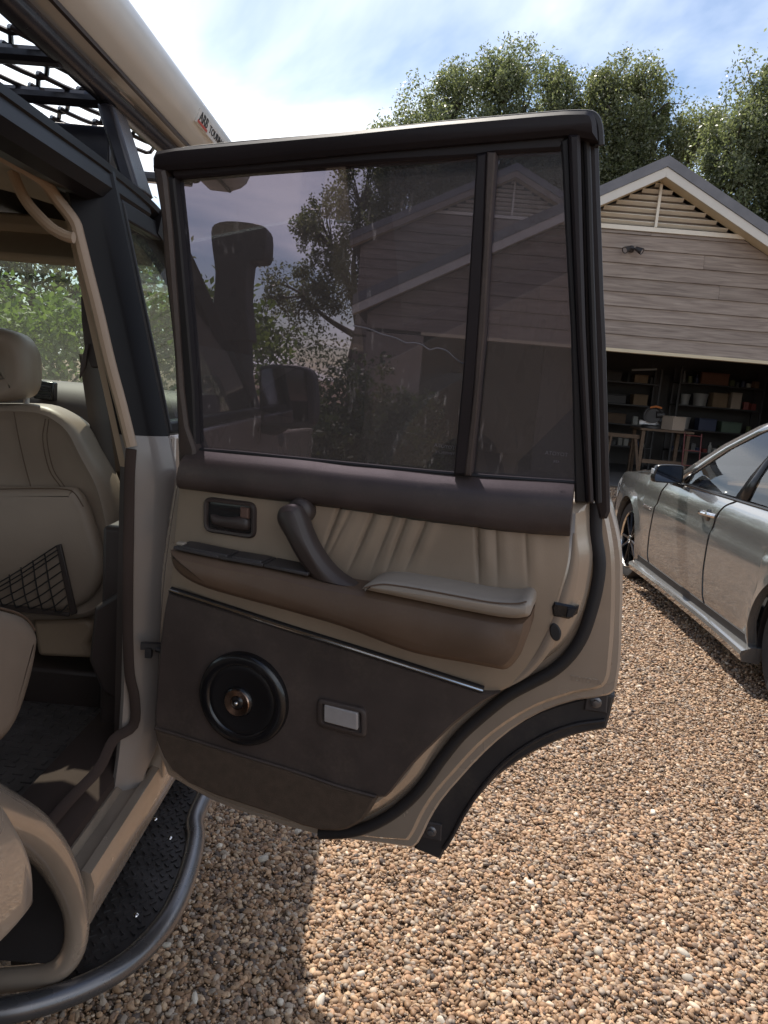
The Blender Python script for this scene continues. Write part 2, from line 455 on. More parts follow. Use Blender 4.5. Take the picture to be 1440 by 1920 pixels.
# loose pebbles lying on it
def pebbles():
    col = bpy.data.collections.new('pebble_shapes')
    pm = bpy.data.materials.new('pebble_stone'); pm.use_nodes = True
    nt = pm.node_tree; b = nt.nodes['Principled BSDF']; b.inputs['Roughness'].default_value = 0.62
    at = nt.nodes.new('ShaderNodeAttribute'); at.attribute_type = 'INSTANCER'; at.attribute_name = 'stone_col'
    t = nt.nodes.new('ShaderNodeTexCoord'); n1 = nt.nodes.new('ShaderNodeTexNoise'); n1.inputs['Scale'].default_value = 2.2; n1.inputs['Detail'].default_value = 5
    nt.links.new(t.outputs['Object'], n1.inputs['Vector'])
    mr = nt.nodes.new('ShaderNodeMapRange'); mr.inputs['To Min'].default_value = 0.72; mr.inputs['To Max'].default_value = 1.28
    nt.links.new(n1.outputs['Fac'], mr.inputs[0])
    mx = nt.nodes.new('ShaderNodeVectorMath'); mx.operation = 'SCALE'
    nt.links.new(at.outputs['Color'], mx.inputs[0]); nt.links.new(mr.outputs[0], mx.inputs['Scale'])
    nt.links.new(mx.outputs[0], b.inputs['Base Color'])
    for k in range(8):
        bm = bmesh.new(); bmesh.ops.create_icosphere(bm, subdivisions=1 if k > 99 else 2, radius=1.0)
        off = Vector((k*7.3, k*3.1, 1.7))
        for v in bm.verts:
            nn = noise.noise(v.co*0.9+off)*0.34+noise.noise(v.co*2.1+off)*0.12
            v.co *= 1+nn
            v.co.z *= 0.62; v.co.y *= 0.82
        me = bpy.data.meshes.new('pebble_shape'); bm.to_mesh(me); bm.free(); me.shade_smooth(); me.materials.append(pm)
        o = bpy.data.objects.new('pebble_shape', me); col.objects.link(o)
    pts = []; scl = []
    def region(x0, x1, y0, y1, dens, smin, smax, zmax):
        n = int((x1-x0)*(y1-y0)*dens)
        xy = np.column_stack([rng.uniform(x0, x1, n), rng.uniform(y0, y1, n)])
        s = smin+(smax*1.18-smin)*rng.random(n)**3.0
        z = rng.uniform(0.001, zmax, n)
        pts.append(np.column_stack([xy, z])); scl.append(s)
    region(-0.75, 1.3, 1.25, 2.6, 21000, 0.0033, 0.0098, 0.008)
    region(1.3, 2.3, 1.6, 2.6, 19000, 0.0033, 0.0096, 0.008)
    region(-0.9, 0.0, 2.6, 3.8, 6000, 0.0046, 0.0095, 0.008)
    region(0.0, 2.6, 2.6, 3.8, 15000, 0.0036, 0.0092, 0.008)
    region(0.5, 3.0, 3.8, 5.2, 9000, 0.0046, 0.0105, 0.009)
    region(-1.2, 0.5, 3.8, 5.2, 3000, 0.0060, 0.0125, 0.009)
    region(-0.8, 3.4, 5.2, 8.0, 3600, 0.0062, 0.0125, 0.010)
    region(-1.0, 6.0, 8.0, 13.0, 900, 0.009, 0.018, 0.010)
    # a few big stones
    n = 170
    xy = np.column_stack([rng.uniform(-0.8, 3.0, n), rng.uniform(1.2, 6.0, n)])
    pts.append(np.column_stack([xy, np.full(n, 0.008)])); scl.append(rng.uniform(0.009, 0.017, n))
    P = np.vstack(pts); S_ = np.concatenate(scl); N = len(P)
    pal = np.array([(0.46, 0.33, 0.225), (0.36, 0.245, 0.155), (0.27, 0.175, 0.108), (0.52, 0.41, 0.30), (0.40, 0.355, 0.315),
                    (0.21, 0.15, 0.115), (0.105, 0.083, 0.075), (0.58, 0.52, 0.45), (0.43, 0.285, 0.19), (0.33, 0.25, 0.19)])
    w = np.array([.15, .14, .12, .13, .11, .10, .06, .05, .08, .06]); w /= w.sum()
    ci = rng.choice(len(pal), N, p=w); C = pal[ci]*rng.uniform(0.6, 1.25, (N, 1))*np.array([0.89, 0.785, 0.67])
    C[-n:] = np.array([0.62, 0.54, 0.44])*rng.uniform(0.55, 1.1, (n, 1))
    me = bpy.data.meshes.new('pebbles'); me.vertices.add(N); me.vertices.foreach_set('co', P.astype(np.float32).ravel())
    a = me.attributes.new('stone_scl', 'FLOAT_VECTOR', 'POINT')
    sv = S_[:, None]*np.column_stack([rng.uniform(0.85, 1.35, N), rng.uniform(0.8, 1.15, N), rng.uniform(0.8, 1.2, N)])
    a.data.foreach_set('vector', sv.astype(np.float32).ravel())
    a = me.attributes.new('stone_rot', 'FLOAT_VECTOR', 'POINT')
    rv = np.column_stack([rng.normal(0, 0.35, N), rng.normal(0, 0.35, N), rng.uniform(0, 6.283, N)])
    a.data.foreach_set('vector', rv.astype(np.float32).ravel())
    a = me.attributes.new('stone_idx', 'INT', 'POINT'); a.data.foreach_set('value', rng.integers(0, 8, N).astype(np.int32))
    a = me.attributes.new('stone_col', 'FLOAT_COLOR', 'POINT'); a.data.foreach_set('color', np.column_stack([C, np.ones(N)]).astype(np.float32).ravel())
    o = bpy.data.objects.new('gravel_pebbles', me); COL.objects.link(o)
    me.materials.append(pm)
    o['kind'] = 'stuff'; o['label'] = 'loose brown and tan pea gravel covering the drive'; o['category'] = 'gravel'
    ng = bpy.data.node_groups.new('scatter', 'GeometryNodeTree')
    ng.interface.new_socket('Geometry', in_out='INPUT', socket_type='NodeSocketGeometry')
    ng.interface.new_socket('Geometry', in_out='OUTPUT', socket_type='NodeSocketGeometry')
    gi = ng.nodes.new('NodeGroupInput'); go = ng.nodes.new('NodeGroupOutput')
    cinf = ng.nodes.new('GeometryNodeCollectionInfo'); cinf.inputs['Collection'].default_value = col
    cinf.inputs['Separate Children'].default_value = True; cinf.inputs['Reset Children'].default_value = True
    iop = ng.nodes.new('GeometryNodeInstanceOnPoints'); iop.inputs['Pick Instance'].default_value = True
    mtp = ng.nodes.new('GeometryNodeMeshToPoints')
    ng.links.new(gi.outputs[0], mtp.inputs['Mesh']); ng.links.new(mtp.outputs[0], iop.inputs['Points'])
    ng.links.new(cinf.outputs[0], iop.inputs['Instance'])
    def na(nm, dt):
        q = ng.nodes.new('GeometryNodeInputNamedAttribute'); q.data_type = dt; q.inputs['Name'].default_value = nm; return q.outputs[0]
    ng.links.new(na('stone_idx', 'INT'), iop.inputs['Instance Index'])
    e2r = ng.nodes.new('FunctionNodeEulerToRotation'); ng.links.new(na('stone_rot', 'FLOAT_VECTOR'), e2r.inputs[0])
    ng.links.new(e2r.outputs[0], iop.inputs['Rotation'])
    ng.links.new(na('stone_scl', 'FLOAT_VECTOR'), iop.inputs['Scale'])
    ng.links.new(iop.outputs[0], go.inputs[0])
    md = o.modifiers.new('scatter', 'NODES'); md.node_group = ng
pebbles()

# ================================================================== foliage
L_oak = leafmat('oak_leaf', [(0.085, 0.098, 0.058), (0.13, 0.146, 0.085), (0.18, 0.195, 0.12), (0.27, 0.28, 0.19)], 0.5)
L_oak2 = leafmat('olive_leaf', [(0.09, 0.10, 0.056), (0.14, 0.15, 0.082), (0.19, 0.20, 0.118), (0.28, 0.285, 0.19)], 0.5)
L_hedge = leafmat('laurel_leaf', [(0.06, 0.095, 0.025), (0.10, 0.15, 0.04), (0.14, 0.20, 0.055), (0.20, 0.25, 0.09)], 0.45, 0.6)
L_far = leafmat('far_leaf', [(0.03, 0.05, 0.02), (0.05, 0.07, 0.028), (0.08, 0.10, 0.04)], 0.3, 0.65)
M_bark = mat('grey_brown_bark', (0.085, 0.068, 0.052), 0.9, var=0.35, vscale=5, bump=0.8, bscale=18, bdist=0.03)

def leaf_mesh(name, cen, size, up_bias=0.25, aspect=0.5):
    """cen: (N,3) leaf centres; each leaf a folded diamond"""
    N = len(cen)
    t = rng.normal(size=(N, 3)); t /= np.linalg.norm(t, axis=1, keepdims=True)
    nr = rng.normal(size=(N, 3)); nr[:, 2] += up_bias*3
    nr -= t*np.sum(nr*t, axis=1, keepdims=True); nr /= np.linalg.norm(nr, axis=1, keepdims=True)
    s = np.cross(nr, t)
    L = (size*rng.uniform(0.6, 1.3, N))[:, None]
    p0 = cen-t*L*0.5; p2 = cen+t*L*0.5
    p1 = cen+s*L*aspect*0.5+nr*L*0.08; p3 = cen-s*L*aspect*0.5+nr*L*0.08
    co = np.stack([p0, p1, p2, p3], axis=1).reshape(-1, 3).astype(np.float32)
    me = bpy.data.meshes.new(name)
    me.vertices.add(4*N); me.vertices.foreach_set('co', co.ravel())
    me.loops.add(4*N); me.loops.foreach_set('vertex_index', np.arange(4*N, dtype=np.int32))
    me.polygons.add(N); me.polygons.foreach_set('loop_start', np.arange(0, 4*N, 4, dtype=np.int32))
    me.update(calc_edges=True)
    return me
def clump_points(clusters, per, clumps, spread, shell=0.55):
    """leaf clumps spread through ellipsoids (c, r)"""
    cs = []; pts = []
    vol = np.array([r[0]*r[1]*r[2] for c, r in clusters])**0.75; vol = vol/vol.sum()
    for (c, r), w in zip(clusters, vol):
        k = max(3, int(clumps*w))
        u = rng.normal(size=(k, 3)); u /= np.linalg.norm(u, axis=1, keepdims=True)
        rad = (shell+(1-shell)*rng.random(k)) ** 0.8
        q = np.array(c)+u*rad[:, None]*np.array(r)*rng.uniform(0.8, 1.12, (k, 1))
        cs.append(q)
    cs = np.vstack(cs)
    for q in cs:
        m = int(per*rng.uniform(0.5, 1.5)); sp = spread*rng.uniform(0.5, 1.35)
        d_ = rng.normal(size=(m, 3)); d_ /= np.linalg.norm(d_, axis=1, keepdims=True)
        d_ *= (rng.random((m, 1))**0.45)*sp*1.75*np.array([0.8, 0.8, 1.15])
        pts.append(q+d_)
    return np.vstack(pts), cs
def tree(name, label, base, ztrunk, tr, clusters, per=60, clumps=420, spread=0.28, size=0.15, leaf=None, group=None, shell=0.45):
    t = thing(name, label, 'tree', (base[0], base[1], 0), group)
    P, cs = clump_points(clusters, per, clumps, spread, shell)
    P = P-np.array([base[0], base[1], 0])
    me = leaf_mesh('crown', P, size)
    c = bpy.data.objects.new('crown', me); link(c, t); me.materials.append(leaf or L_oak); ORG[c.name] = Vector((base[0], base[1], 0))
    B0 = Vector((base[0], base[1], 0)); top = B0+Vector((0.1, 0.05, ztrunk))
    parts = [tube([B0, B0+Vector((0.04, 0, ztrunk*0.35)), B0+Vector((-0.03, 0.03, ztrunk*0.7)), top], [tr*1.25, tr, tr*0.85, tr*0.7], 12)]
    for (cc, r) in clusters:
        cc = Vector(cc); mid = top.lerp(cc, 0.5)+Vector((random.uniform(-.3, .3), random.uniform(-.3, .3), -0.25))
        parts.append(tube(smooth_path([tuple(top-Vector((0, 0, ztrunk*0.1*random.random()))), tuple(mid), tuple(cc)], 4), [tr*0.55*(1-0.085*i) for i in range(9)], 7))
    cl = [Vector(c_[0]) for c_ in clusters]
    for q in cs[::3]:
        q = Vector(q); j = min(range(len(cl)), key=lambda i: (cl[i]-q).length)
        a = cl[j]; parts.append(tube([a.lerp(top, 0.12), a.lerp(q, 0.55)+Vector((0, 0, -0.08)), q], [tr*0.16, tr*0.09, tr*0.03], 5, cap=False))
    obj('trunk', join(*parts), M_bark, t)
    return t
tree('oak_tree', 'broad oak rising directly behind the open door top, left of the garage gable', (1.6, 27.0), 5.2, 0.30,
     [((1.4, 26.8, 10.2), (2.3, 2.0, 2.2)), ((3.1, 26.6, 10.9), (1.9, 1.8, 1.7)), ((-0.4, 26.4, 8.7), (1.6, 1.6, 1.6)), ((-1.2, 26.4, 9.3), (0.9, 1.0, 1.3)),
      ((2.6, 26.2, 8.2), (2.3, 1.9, 1.8)), ((0.6, 26.6, 7.0), (2.0, 1.8, 1.5)), ((4.1, 26.6, 8.9), (1.4, 1.5, 1.9)), ((2.4, 26.6, 11.5), (1.0, 0.9, 0.8)), ((4.3, 26.6, 11.2), (0.9, 0.9, 0.9)), ((0.6, 26.6, 10.9), (0.8, 0.8, 0.8)), ((5.0, 26.6, 9.9), (0.9, 0.9, 1.0))], per=125, clumps=880, spread=0.28, size=0.108, group='trees behind the garage')
tree('oak_tree', 'oak with upswept crown standing directly behind the garage gable', (6.2, 26.5), 5.0, 0.28,
     [((6.2, 26.4, 10.8), (1.5, 1.6, 1.6)), ((5.2, 26.2, 9.0), (1.5, 1.5, 1.7)), ((7.4, 26.2, 9.6), (1.6, 1.5, 1.5)), ((6.4, 26.0, 7.9), (1.9, 1.6, 1.6)),
      ((8.3, 26.2, 9.9), (0.9, 1.0, 0.9)), ((5.0, 26.0, 6.8), (1.5, 1.4, 1.2)), ((7.7, 26.0, 7.6), (1.3, 1.3, 1.1)), ((5.5, 26.2, 11.3), (0.8, 0.8, 0.9)), ((7.0, 26.2, 11.3), (0.8, 0.8, 0.7)), ((8.9, 26.2, 10.4), (0.8, 0.7, 0.5))], per=125, clumps=680, spread=0.28, size=0.108, leaf=L_oak2, group='trees behind the garage')
tree('oak_tree', 'dense oak at the right edge of the picture overhanging the garage roof', (10.6, 22.5), 4.2, 0.30,
     [((9.3, 22.0, 8.9), (1.6, 1.7, 1.8)), ((10.6, 22.0, 10.4), (2.2, 2.0, 1.8)), ((8.6, 21.8, 7.2), (1.6, 1.5, 1.5)), ((10.3, 21.6, 7.4), (1.9, 1.7, 1.7)),
      ((9.9, 21.4, 5.9), (1.8, 1.5, 1.3)), ((12.0, 22.0, 8.6), (1.9, 1.8, 2.2)), ((8.2, 21.6, 8.4), (1.1, 1.2, 1.1))], per=125, clumps=900, spread=0.26, size=0.105, group='trees behind the garage')
tree('oak_tree', 'dark tree seen through the smoked door window, left of the gables', (-1.9, 25.5), 3.2, 0.22,
     [((-2.0, 25.2, 7.4), (1.5, 1.5, 1.4)), ((-3.0, 25.2, 6.0), (1.3, 1.3, 1.3)), ((-1.0, 25.2, 6.2), (1.4, 1.4, 1.6)), ((-2.2, 25.0, 4.6), (1.9, 1.5, 1.1)),
      ((-3.9, 25.2, 4.2), (1.3, 1.2, 1.0)), ((-0.4, 25.2, 8.2), (1.2, 1.2, 1.1))], per=90, clumps=330, spread=0.23, size=0.125, group='trees behind the garage')
tree('garden_tree', 'leafy tree beyond the hedge, seen through the windscreen', (-6.6, 13.0), 2.2, 0.18,
     [((-6.4, 12.8, 3.9), (1.7, 1.4, 1.1)), ((-8.0, 12.8, 3.6), (1.5, 1.3, 1.0)), ((-5.0, 12.8, 3.4), (1.3, 1.2, 1.0)), ((-7.0, 12.8, 2.6), (2.3, 1.3, 0.8))], per=85, clumps=260, spread=0.2, size=0.11, leaf=L_oak2)

def hedge():
    t = thing('laurel_hedge', 'clipped leafy laurel hedge in front of the tan off-roader', 'hedge', (-5.5, 7.8, 0))
    n = 2100
    q = np.column_stack([rng.uniform(-10.2, -1.4, n), rng.uniform(7.0, 8.6, n), rng.uniform(0.1, 1.0, n)**0.6*2.05])
    # keep shell: front and top
    kk = (q[:, 1] < 7.35) | (q[:, 2] > 1.65) | (rng.random(n) < 0.2)
    q = q[kk]; q[:, 2] += 0.13*np.sin(q[:, 0]*2.1)+0.08*np.sin(q[:, 0]*5.3)
    P = np.repeat(q, 26, axis=0); P = P+rng.normal(size=P.shape)*np.array([0.13, 0.13, 0.11])
    P -= np.array([-5.5, 7.8, 0])
    me = leaf_mesh('foliage', P, 0.085, up_bias=0.35, aspect=0.55)
    o = bpy.data.objects.new('foliage', me); link(o, t); me.materials.append(L_hedge)
    core = []
    for k in range(13):
        x = -10.0+0.7*k
        core.append(tube([(x, 7.85, 0), (x+0.05, 7.8, 0.8), (x-0.1, 7.9, 1.5)], [0.05, 0.04, 0.02], 6))
        for j in range(5):
            core.append(tube([(x, 7.82, 0.3+0.25*j), (x+random.uniform(-.4, .4), 7.4+random.random()*0.9, 0.6+0.27*j)], [0.02, 0.008], 5))
    obj('stems', join(*core), M_bark, t)
hedge()
def shrub(label, x, y, r, h, m):
    t = thing('garden_shrub', label, 'shrub', (x, y, 0), 'shrubs beside the drive')
    P, cs = clump_points([((x, y, h*0.55), (r, r*0.9, h*0.5)), ((x+0.2*r, y, h*0.35), (r*1.1, r, h*0.35))], 60, 130, 0.13, 0.5)
    P[:, 2] = np.maximum(P[:, 2], 0.03)
    me = leaf_mesh('foliage', P-np.array([x, y, 0]), 0.085)
    o = bpy.data.objects.new('foliage', me); link(o, t); me.materials.append(m)
    obj('stems', join(*[tube([(x+random.uniform(-.1, .1), y+random.uniform(-.1, .1), 0), tuple(Vector(c).lerp(Vector((x, y, 0)), 0.15))], [0.022, 0.008], 5) for c in cs[::9]]), M_bark, t)
shrub('tall dark shrub seen through the smoked window, right of the wing mirror', -0.55, 9.6, 0.75, 1.75, L_far)
shrub('low dark shrub in front of the tall one, behind the smoked window', -1.3, 9.0, 0.7, 1.25, L_far)
shrub('rounded dark shrub by the left garage pier, behind the smoked window', 0.15, 11.6, 0.6, 1.3, L_far)
def wood():
    n = 900
    a = rng.uniform(0, 2*math.pi, n); r = rng.uniform(46, 62, n); h = rng.uniform(0.5, 1.0, n)**0.7*rng.uniform(3.5, 6.5, n)
    # the wood stands back all round the plot
    q = np.column_stack([np.cos(a)*r, np.sin(a)*r, h*rng.random(n)**0.6])
    P = np.repeat(q, 170, axis=0); dd_ = rng.normal(size=P.shape); dd_ /= np.linalg.norm(dd_, axis=1, keepdims=True); P = P+dd_*(rng.random((len(P), 1))**0.4)*np.array([2.2, 2.2, 1.1]); P[:, 2] = np.abs(P[:, 2])
    me = leaf_mesh('distant_wood', P, 0.27)
    o = bpy.data.objects.new('distant_wood', me); COL.objects.link(o); me.materials.append(L_far)
    tag(o, 'far green belt of woodland round the plot', 'woodland', kind='stuff')
wood()

def litter():
    n = 150
    P = np.column_stack([rng.uniform(-0.4, 3.0, n), rng.uniform(1.4, 6.5, n), rng.uniform(0.014, 0.02, n)])
    me = leaf_mesh('leaf_litter', P, 0.021, up_bias=2.0, aspect=0.4)
    o = bpy.data.objects.new('leaf_litter', me); COL.objects.link(o)
    me.materials.append(leafmat('dead_leaf', [(0.10, 0.055, 0.025), (0.22, 0.13, 0.06), (0.34, 0.25, 0.14)], 0.2))
    tag(o, 'scattered dead leaves lying on the gravel', 'leaf litter', kind='stuff')
    tw = []
    for k in range(26):
        x, y = random.uniform(-0.3, 2.6), random.uniform(1.5, 4.5); a = random.uniform(0, 6.28); L = random.uniform(0.03, 0.09)
        tw.append(tube(smooth_path([(x, y, 0.016), (x+L*0.5*math.cos(a)+0.006, y+L*0.5*math.sin(a), 0.020), (x+L*math.cos(a), y+L*math.sin(a), 0.016)], 3), 0.0011, 5))
    t_ = obj('dry_twigs', join(*tw), mat('straw', (0.36, 0.28, 0.18), 0.8)); tag(t_, 'thin dry twigs scattered on the gravel', 'twigs', kind='stuff')
litter()

# ================================================================== buildings
def plank_mat(name, c1, c2):
    m = bpy.data.materials.new(name); m.use_nodes = True
    nt = m.node_tree; b = nt.nodes['Principled BSDF']; b.inputs['Roughness'].default_value = 0.75
    t = nt.nodes.new('ShaderNodeTexCoord'); oi = nt.nodes.new('ShaderNodeObjectInfo')
    ad = nt.nodes.new('ShaderNodeVectorMath'); ad.operation = 'ADD'
    mu = nt.nodes.new('ShaderNodeVectorMath'); mu.operation = 'SCALE'; mu.inputs['Scale'].default_value = 13.0
    cb = nt.nodes.new('ShaderNodeCombineXYZ'); nt.links.new(oi.outputs['Random'], cb.inputs[0]); nt.links.new(oi.outputs['Random'], cb.inputs[1])
    nt.links.new(cb.outputs[0], mu.inputs[0]); nt.links.new(t.outputs['Object'], ad.inputs[0]); nt.links.new(mu.outputs[0], ad.inputs[1])
    mp_ = nt.nodes.new('ShaderNodeMapping'); mp_.inputs['Scale'].default_value = (1.1, 6, 16)
    nt.links.new(ad.outputs[0], mp_.inputs[0])
    n1 = nt.nodes.new('ShaderNodeTexNoise'); n1.inputs['Scale'].default_value = 1.6; n1.inputs['Detail'].default_value = 6; n1.inputs['Distortion'].default_value = 0.7
    nt.links.new(mp_.outputs[0], n1.inputs['Vector'])
    r = nt.nodes.new('ShaderNodeValToRGB'); r.color_ramp.elements[0].position = 0.3; r.color_ramp.elements[1].position = 0.72
    r.color_ramp.elements[0].color = (*c1, 1); r.color_ramp.elements[1].color = (*c2, 1)
    nt.links.new(n1.outputs['Fac'], r.inputs[0])
    mr = nt.nodes.new('ShaderNodeMapRange'); mr.inputs['To Min'].default_value = 0.90; mr.inputs['To Max'].default_value = 1.08
    nt.links.new(oi.outputs['Random'], mr.inputs[0])
    sc = nt.nodes.new('ShaderNodeVectorMath'); sc.operation = 'SCALE'; nt.links.new(r.outputs[0], sc.inputs[0]); nt.links.new(mr.outputs[0], sc.inputs['Scale'])
    nt.links.new(sc.outputs[0], b.inputs['Base Color'])
    bp = nt.nodes.new('ShaderNodeBump'); bp.inputs['Strength'].default_value = 0.4; bp.inputs['Distance'].default_value = 0.004
    nt.links.new(n1.outputs['Fac'], bp.inputs['Height']); nt.links.new(bp.outputs[0], b.inputs['Normal'])
    return m
M_board = plank_mat('weathered_cladding', (0.185, 0.14, 0.115), (0.35, 0.285, 0.235))
M_cream = mat('cream_painted_wood', (0.60, 0.50, 0.34), 0.55, var=0.05, vscale=3, bump=0.1, bscale=60)
M_fascia = mat('pale_grey_fascia', (0.60, 0.56, 0.50), 0.5, var=0.04, vscale=3)
M_roof = mat('slate_grey_roof', (0.15, 0.148, 0.16), 0.6, var=0.15, vscale=5, bump=0.3, bscale=40)
M_slat = mat('cream_louvre_paint', (0.74, 0.68, 0.58), 0.55, var=0.05)
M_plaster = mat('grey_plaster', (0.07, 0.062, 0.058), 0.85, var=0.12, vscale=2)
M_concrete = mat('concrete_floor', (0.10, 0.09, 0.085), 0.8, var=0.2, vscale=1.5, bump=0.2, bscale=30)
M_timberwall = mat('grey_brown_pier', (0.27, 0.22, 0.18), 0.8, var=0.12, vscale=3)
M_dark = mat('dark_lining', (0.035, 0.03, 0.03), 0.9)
M_darkwood = mat('dark_stained_wood', (0.055, 0.042, 0.036), 0.8, var=0.25, vscale=3, stretch=(1, 4, 8))

def gable_building(name, label, yf, peak, slope, xl, xr, oh, wall_in, depth, z_open, openx, louv_z, boards=True, roof_t=0.15, fas_t=0.14, fas_m=None):
    px, pz = peak
    t = thing(name, label, 'building', (px, yf+wall_in+depth/2, 0))
    yb = yf+wall_in+depth+oh
    zl = lambda x: pz-abs(x-px)*slope           # roof top surface at x
    k = math.sqrt(1+slope*slope)
    # roof slabs, one for each pitch
    for sx, xe in ((-1, xl), (1, xr)):
        tv = roof_t*k
        poly = [(px, pz), (xe, zl(xe)), (xe, zl(xe)-tv), (px, pz-tv)]
        obj('roof', prism([(x, yf-0.02, z) for x, z in poly], (0, yb-yf+0.02, 0)), M_roof, t)
        fv = fas_t*k
        f2 = [(px, pz-tv-0.003), (xe, zl(xe)-tv-0.003), (xe, zl(xe)-tv-fv), (px, pz-tv-fv)]
        obj('bargeboard', prism([(x, yf, z) for x, z in f2], (0, 0.03, 0)), fas_m or M_fascia, t, bevel=0.004)
        zs = -tv-fv+0.01
        s2 = [(px, pz+zs), (xe-sx*0.02, zl(xe-sx*0.02)+zs), (xe-sx*0.02, zl(xe-sx*0.02)+zs+0.02), (px, pz+zs+0.02)]
        obj('soffit', prism([(x, yf+0.034, z) for x, z in s2], (0, wall_in-0.038, 0)), M_cream, t)
    yw = yf+wall_in
    ztop = lambda x: zl(x)-(roof_t+fas_t)*k      # underside of the soffit
    hw = (ztop(px)-louv_z)/slope                 # half-width of the louvre at its base
    # louvre
    obj('louvre_base_rail', bx(px-hw-0.1, px+hw+0.1, yw-0.045, yw+0.03, louv_z-0.0, louv_z+0.075), M_slat, t, bevel=0.004)
    obj('louvre_mullion', bx(px+0.012, px+0.055, yw-0.055, yw-0.02, louv_z+0.077, ztop(px+0.05)-0.01), M_slat, t)
    obj('louvre_backing', prism([(px-hw, yw+0.10, louv_z), (px+hw, yw+0.10, louv_z), (px, yw+0.10, ztop(px)-0.01)], (0, 0.02, 0)), M_timberwall, t)
    z = louv_z+0.10; sm = {}
    while z < ztop(px)-0.07:
        h = (ztop(px)-z-0.045)/slope
        obj('slat', box((px, yw+0.02, z+0.035), (2*h, 0.085, 0.012), rx=R_(-32)), M_slat, t, smooth=0)
        z += 0.105
    # rake trim on the wall under the soffit
    zo = z_open
    if boards:
        bh = 0.237; row = 0; z0 = zo+0.055
        while z0 < louv_z-0.02:
            z1 = min(z0+bh, louv_z-0.002)
            def lim(zq): return (ztop(px)-zq)/slope
            a0 = max(px-lim(z0), xl+0.25); a1 = max(px-lim(z1), xl+0.25)
            b0 = min(px+lim(z0), xr-0.25); b1 = min(px+lim(z1), xr-0.25)
            cuts = [a0]; x = a0+random.Random(row*5+3).uniform(1.5, 5.0)
            while x < b0-0.7: cuts.append(x); x += 4.6+0.4*random.Random(row+9).random()
            cuts.append(b0)
            for i in range(len(cuts)-1):
                l, r_ = cuts[i]+0.002, cuts[i+1]-0.002
                lt = max(l, a1) if i == 0 else l; rt = min(r_, b1) if i == len(cuts)-2 else r_
                if rt-lt < 0.05: continue
                V = [(l, yw-0.034, z0), (r_, yw-0.034, z0), (rt, yw-0.010, z1-0.004), (lt, yw-0.010, z1-0.004),
                     (l, yw+0.010, z0), (r_, yw+0.010, z0), (rt, yw+0.010, z1-0.004), (lt, yw+0.010, z1-0.004)]
                obj('cladding_board', (V, [(0, 1, 2, 3), (4, 7, 6, 5), (0, 4, 5, 1), (3, 2, 6, 7), (0, 3, 7, 4), (1, 5, 6, 2)]), M_board, t, smooth=0)
            z0 += bh; row += 1
    # wall shell behind the boards
    def wl(zq): return max(px-(ztop(px)-zq)/slope, xl+0.25), min(px+(ztop(px)-zq)/slope, xr-0.25)
    a, b = wl(zo); a2, b2 = wl(louv_z)
    kz = ztop(xl+0.25)
    poly = [(xl+0.25, zo), (xr-0.25, zo), (xr-0.25, max(zo+0.02, ztop(xr-0.25))), (b2, louv_z), (a2, louv_z), (xl+0.25, max(zo+0.02, kz))]
    obj('gable_wall', prism([(x, yw+0.012, z) for x, z in poly], (0, 0.12, 0)), M_darkwood, t, smooth=0)
    obj('lintel_trim', bx(openx[0]-0.05, openx[1]+0.05, yw-0.05, yw+0.15, zo-0.005, zo+0.052), M_cream, t, bevel=0.004)
    for x0, x1 in ((xl+0.25, openx[0]), (openx[1], xr-0.25)):
        obj('pier', bx(x0, x1, yw-0.02, yw+0.30, 0, zo-0.01), M_timberwall, t, bevel=0.01)
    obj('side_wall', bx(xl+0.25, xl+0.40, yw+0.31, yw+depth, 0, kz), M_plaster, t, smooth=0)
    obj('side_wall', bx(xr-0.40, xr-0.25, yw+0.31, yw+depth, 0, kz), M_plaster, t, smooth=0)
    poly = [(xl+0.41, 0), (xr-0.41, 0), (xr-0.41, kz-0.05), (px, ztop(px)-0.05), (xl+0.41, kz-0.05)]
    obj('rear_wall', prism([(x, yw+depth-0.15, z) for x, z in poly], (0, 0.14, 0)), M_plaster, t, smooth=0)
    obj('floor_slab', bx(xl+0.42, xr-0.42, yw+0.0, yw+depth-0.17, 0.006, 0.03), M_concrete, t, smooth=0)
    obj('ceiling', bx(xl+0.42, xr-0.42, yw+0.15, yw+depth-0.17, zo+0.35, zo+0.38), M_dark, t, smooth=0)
    return t
GAR = gable_building('garage', 'timber clad garage with cream louvred gable and wide open front', 12.98, (3.90, 5.50), 0.522, -1.06, 8.86, 0.3, 0.34, 5.0, 2.36, (0.2, 7.9), 4.37)
HOU = gable_building('house', 'taller gabled house behind the garage, seen darkly through the door window', 19.2, (2.17, 6.98), 0.49, -1.75, 6.1, 0.3, 0.34, 4.6, 2.6, (-0.6, 5.0), 5.75, fas_m=M_timberwall)
# inner partition of the garage
obj('partition_wall', bx(2.55, 3.74, 14.6, 14.72, 0.03, 2.68), M_plaster, GAR, smooth=0)

# ================================================================== tan off-road vehicle
LC = thing('off_road_vehicle', 'tan and black off-road vehicle with its rear side door swung wide open', 'car', (-1.40, 0.9, 0))
TB = math.tan(R_(14))
def XS(z, x0=-0.45): return x0-max(0.0, z-1.3)*TB
def yx(y, z, o=0.0): return (XS(z)+o, y, z)

# ---- rear quarter with wheel arch (behind and beside the viewer)
AC = (0.42, 0.55); AR = 0.545
def arch(th, r): return (AC[0]+r*math.cos(th), AC[1]+r*math.sin(th))
quarter = []
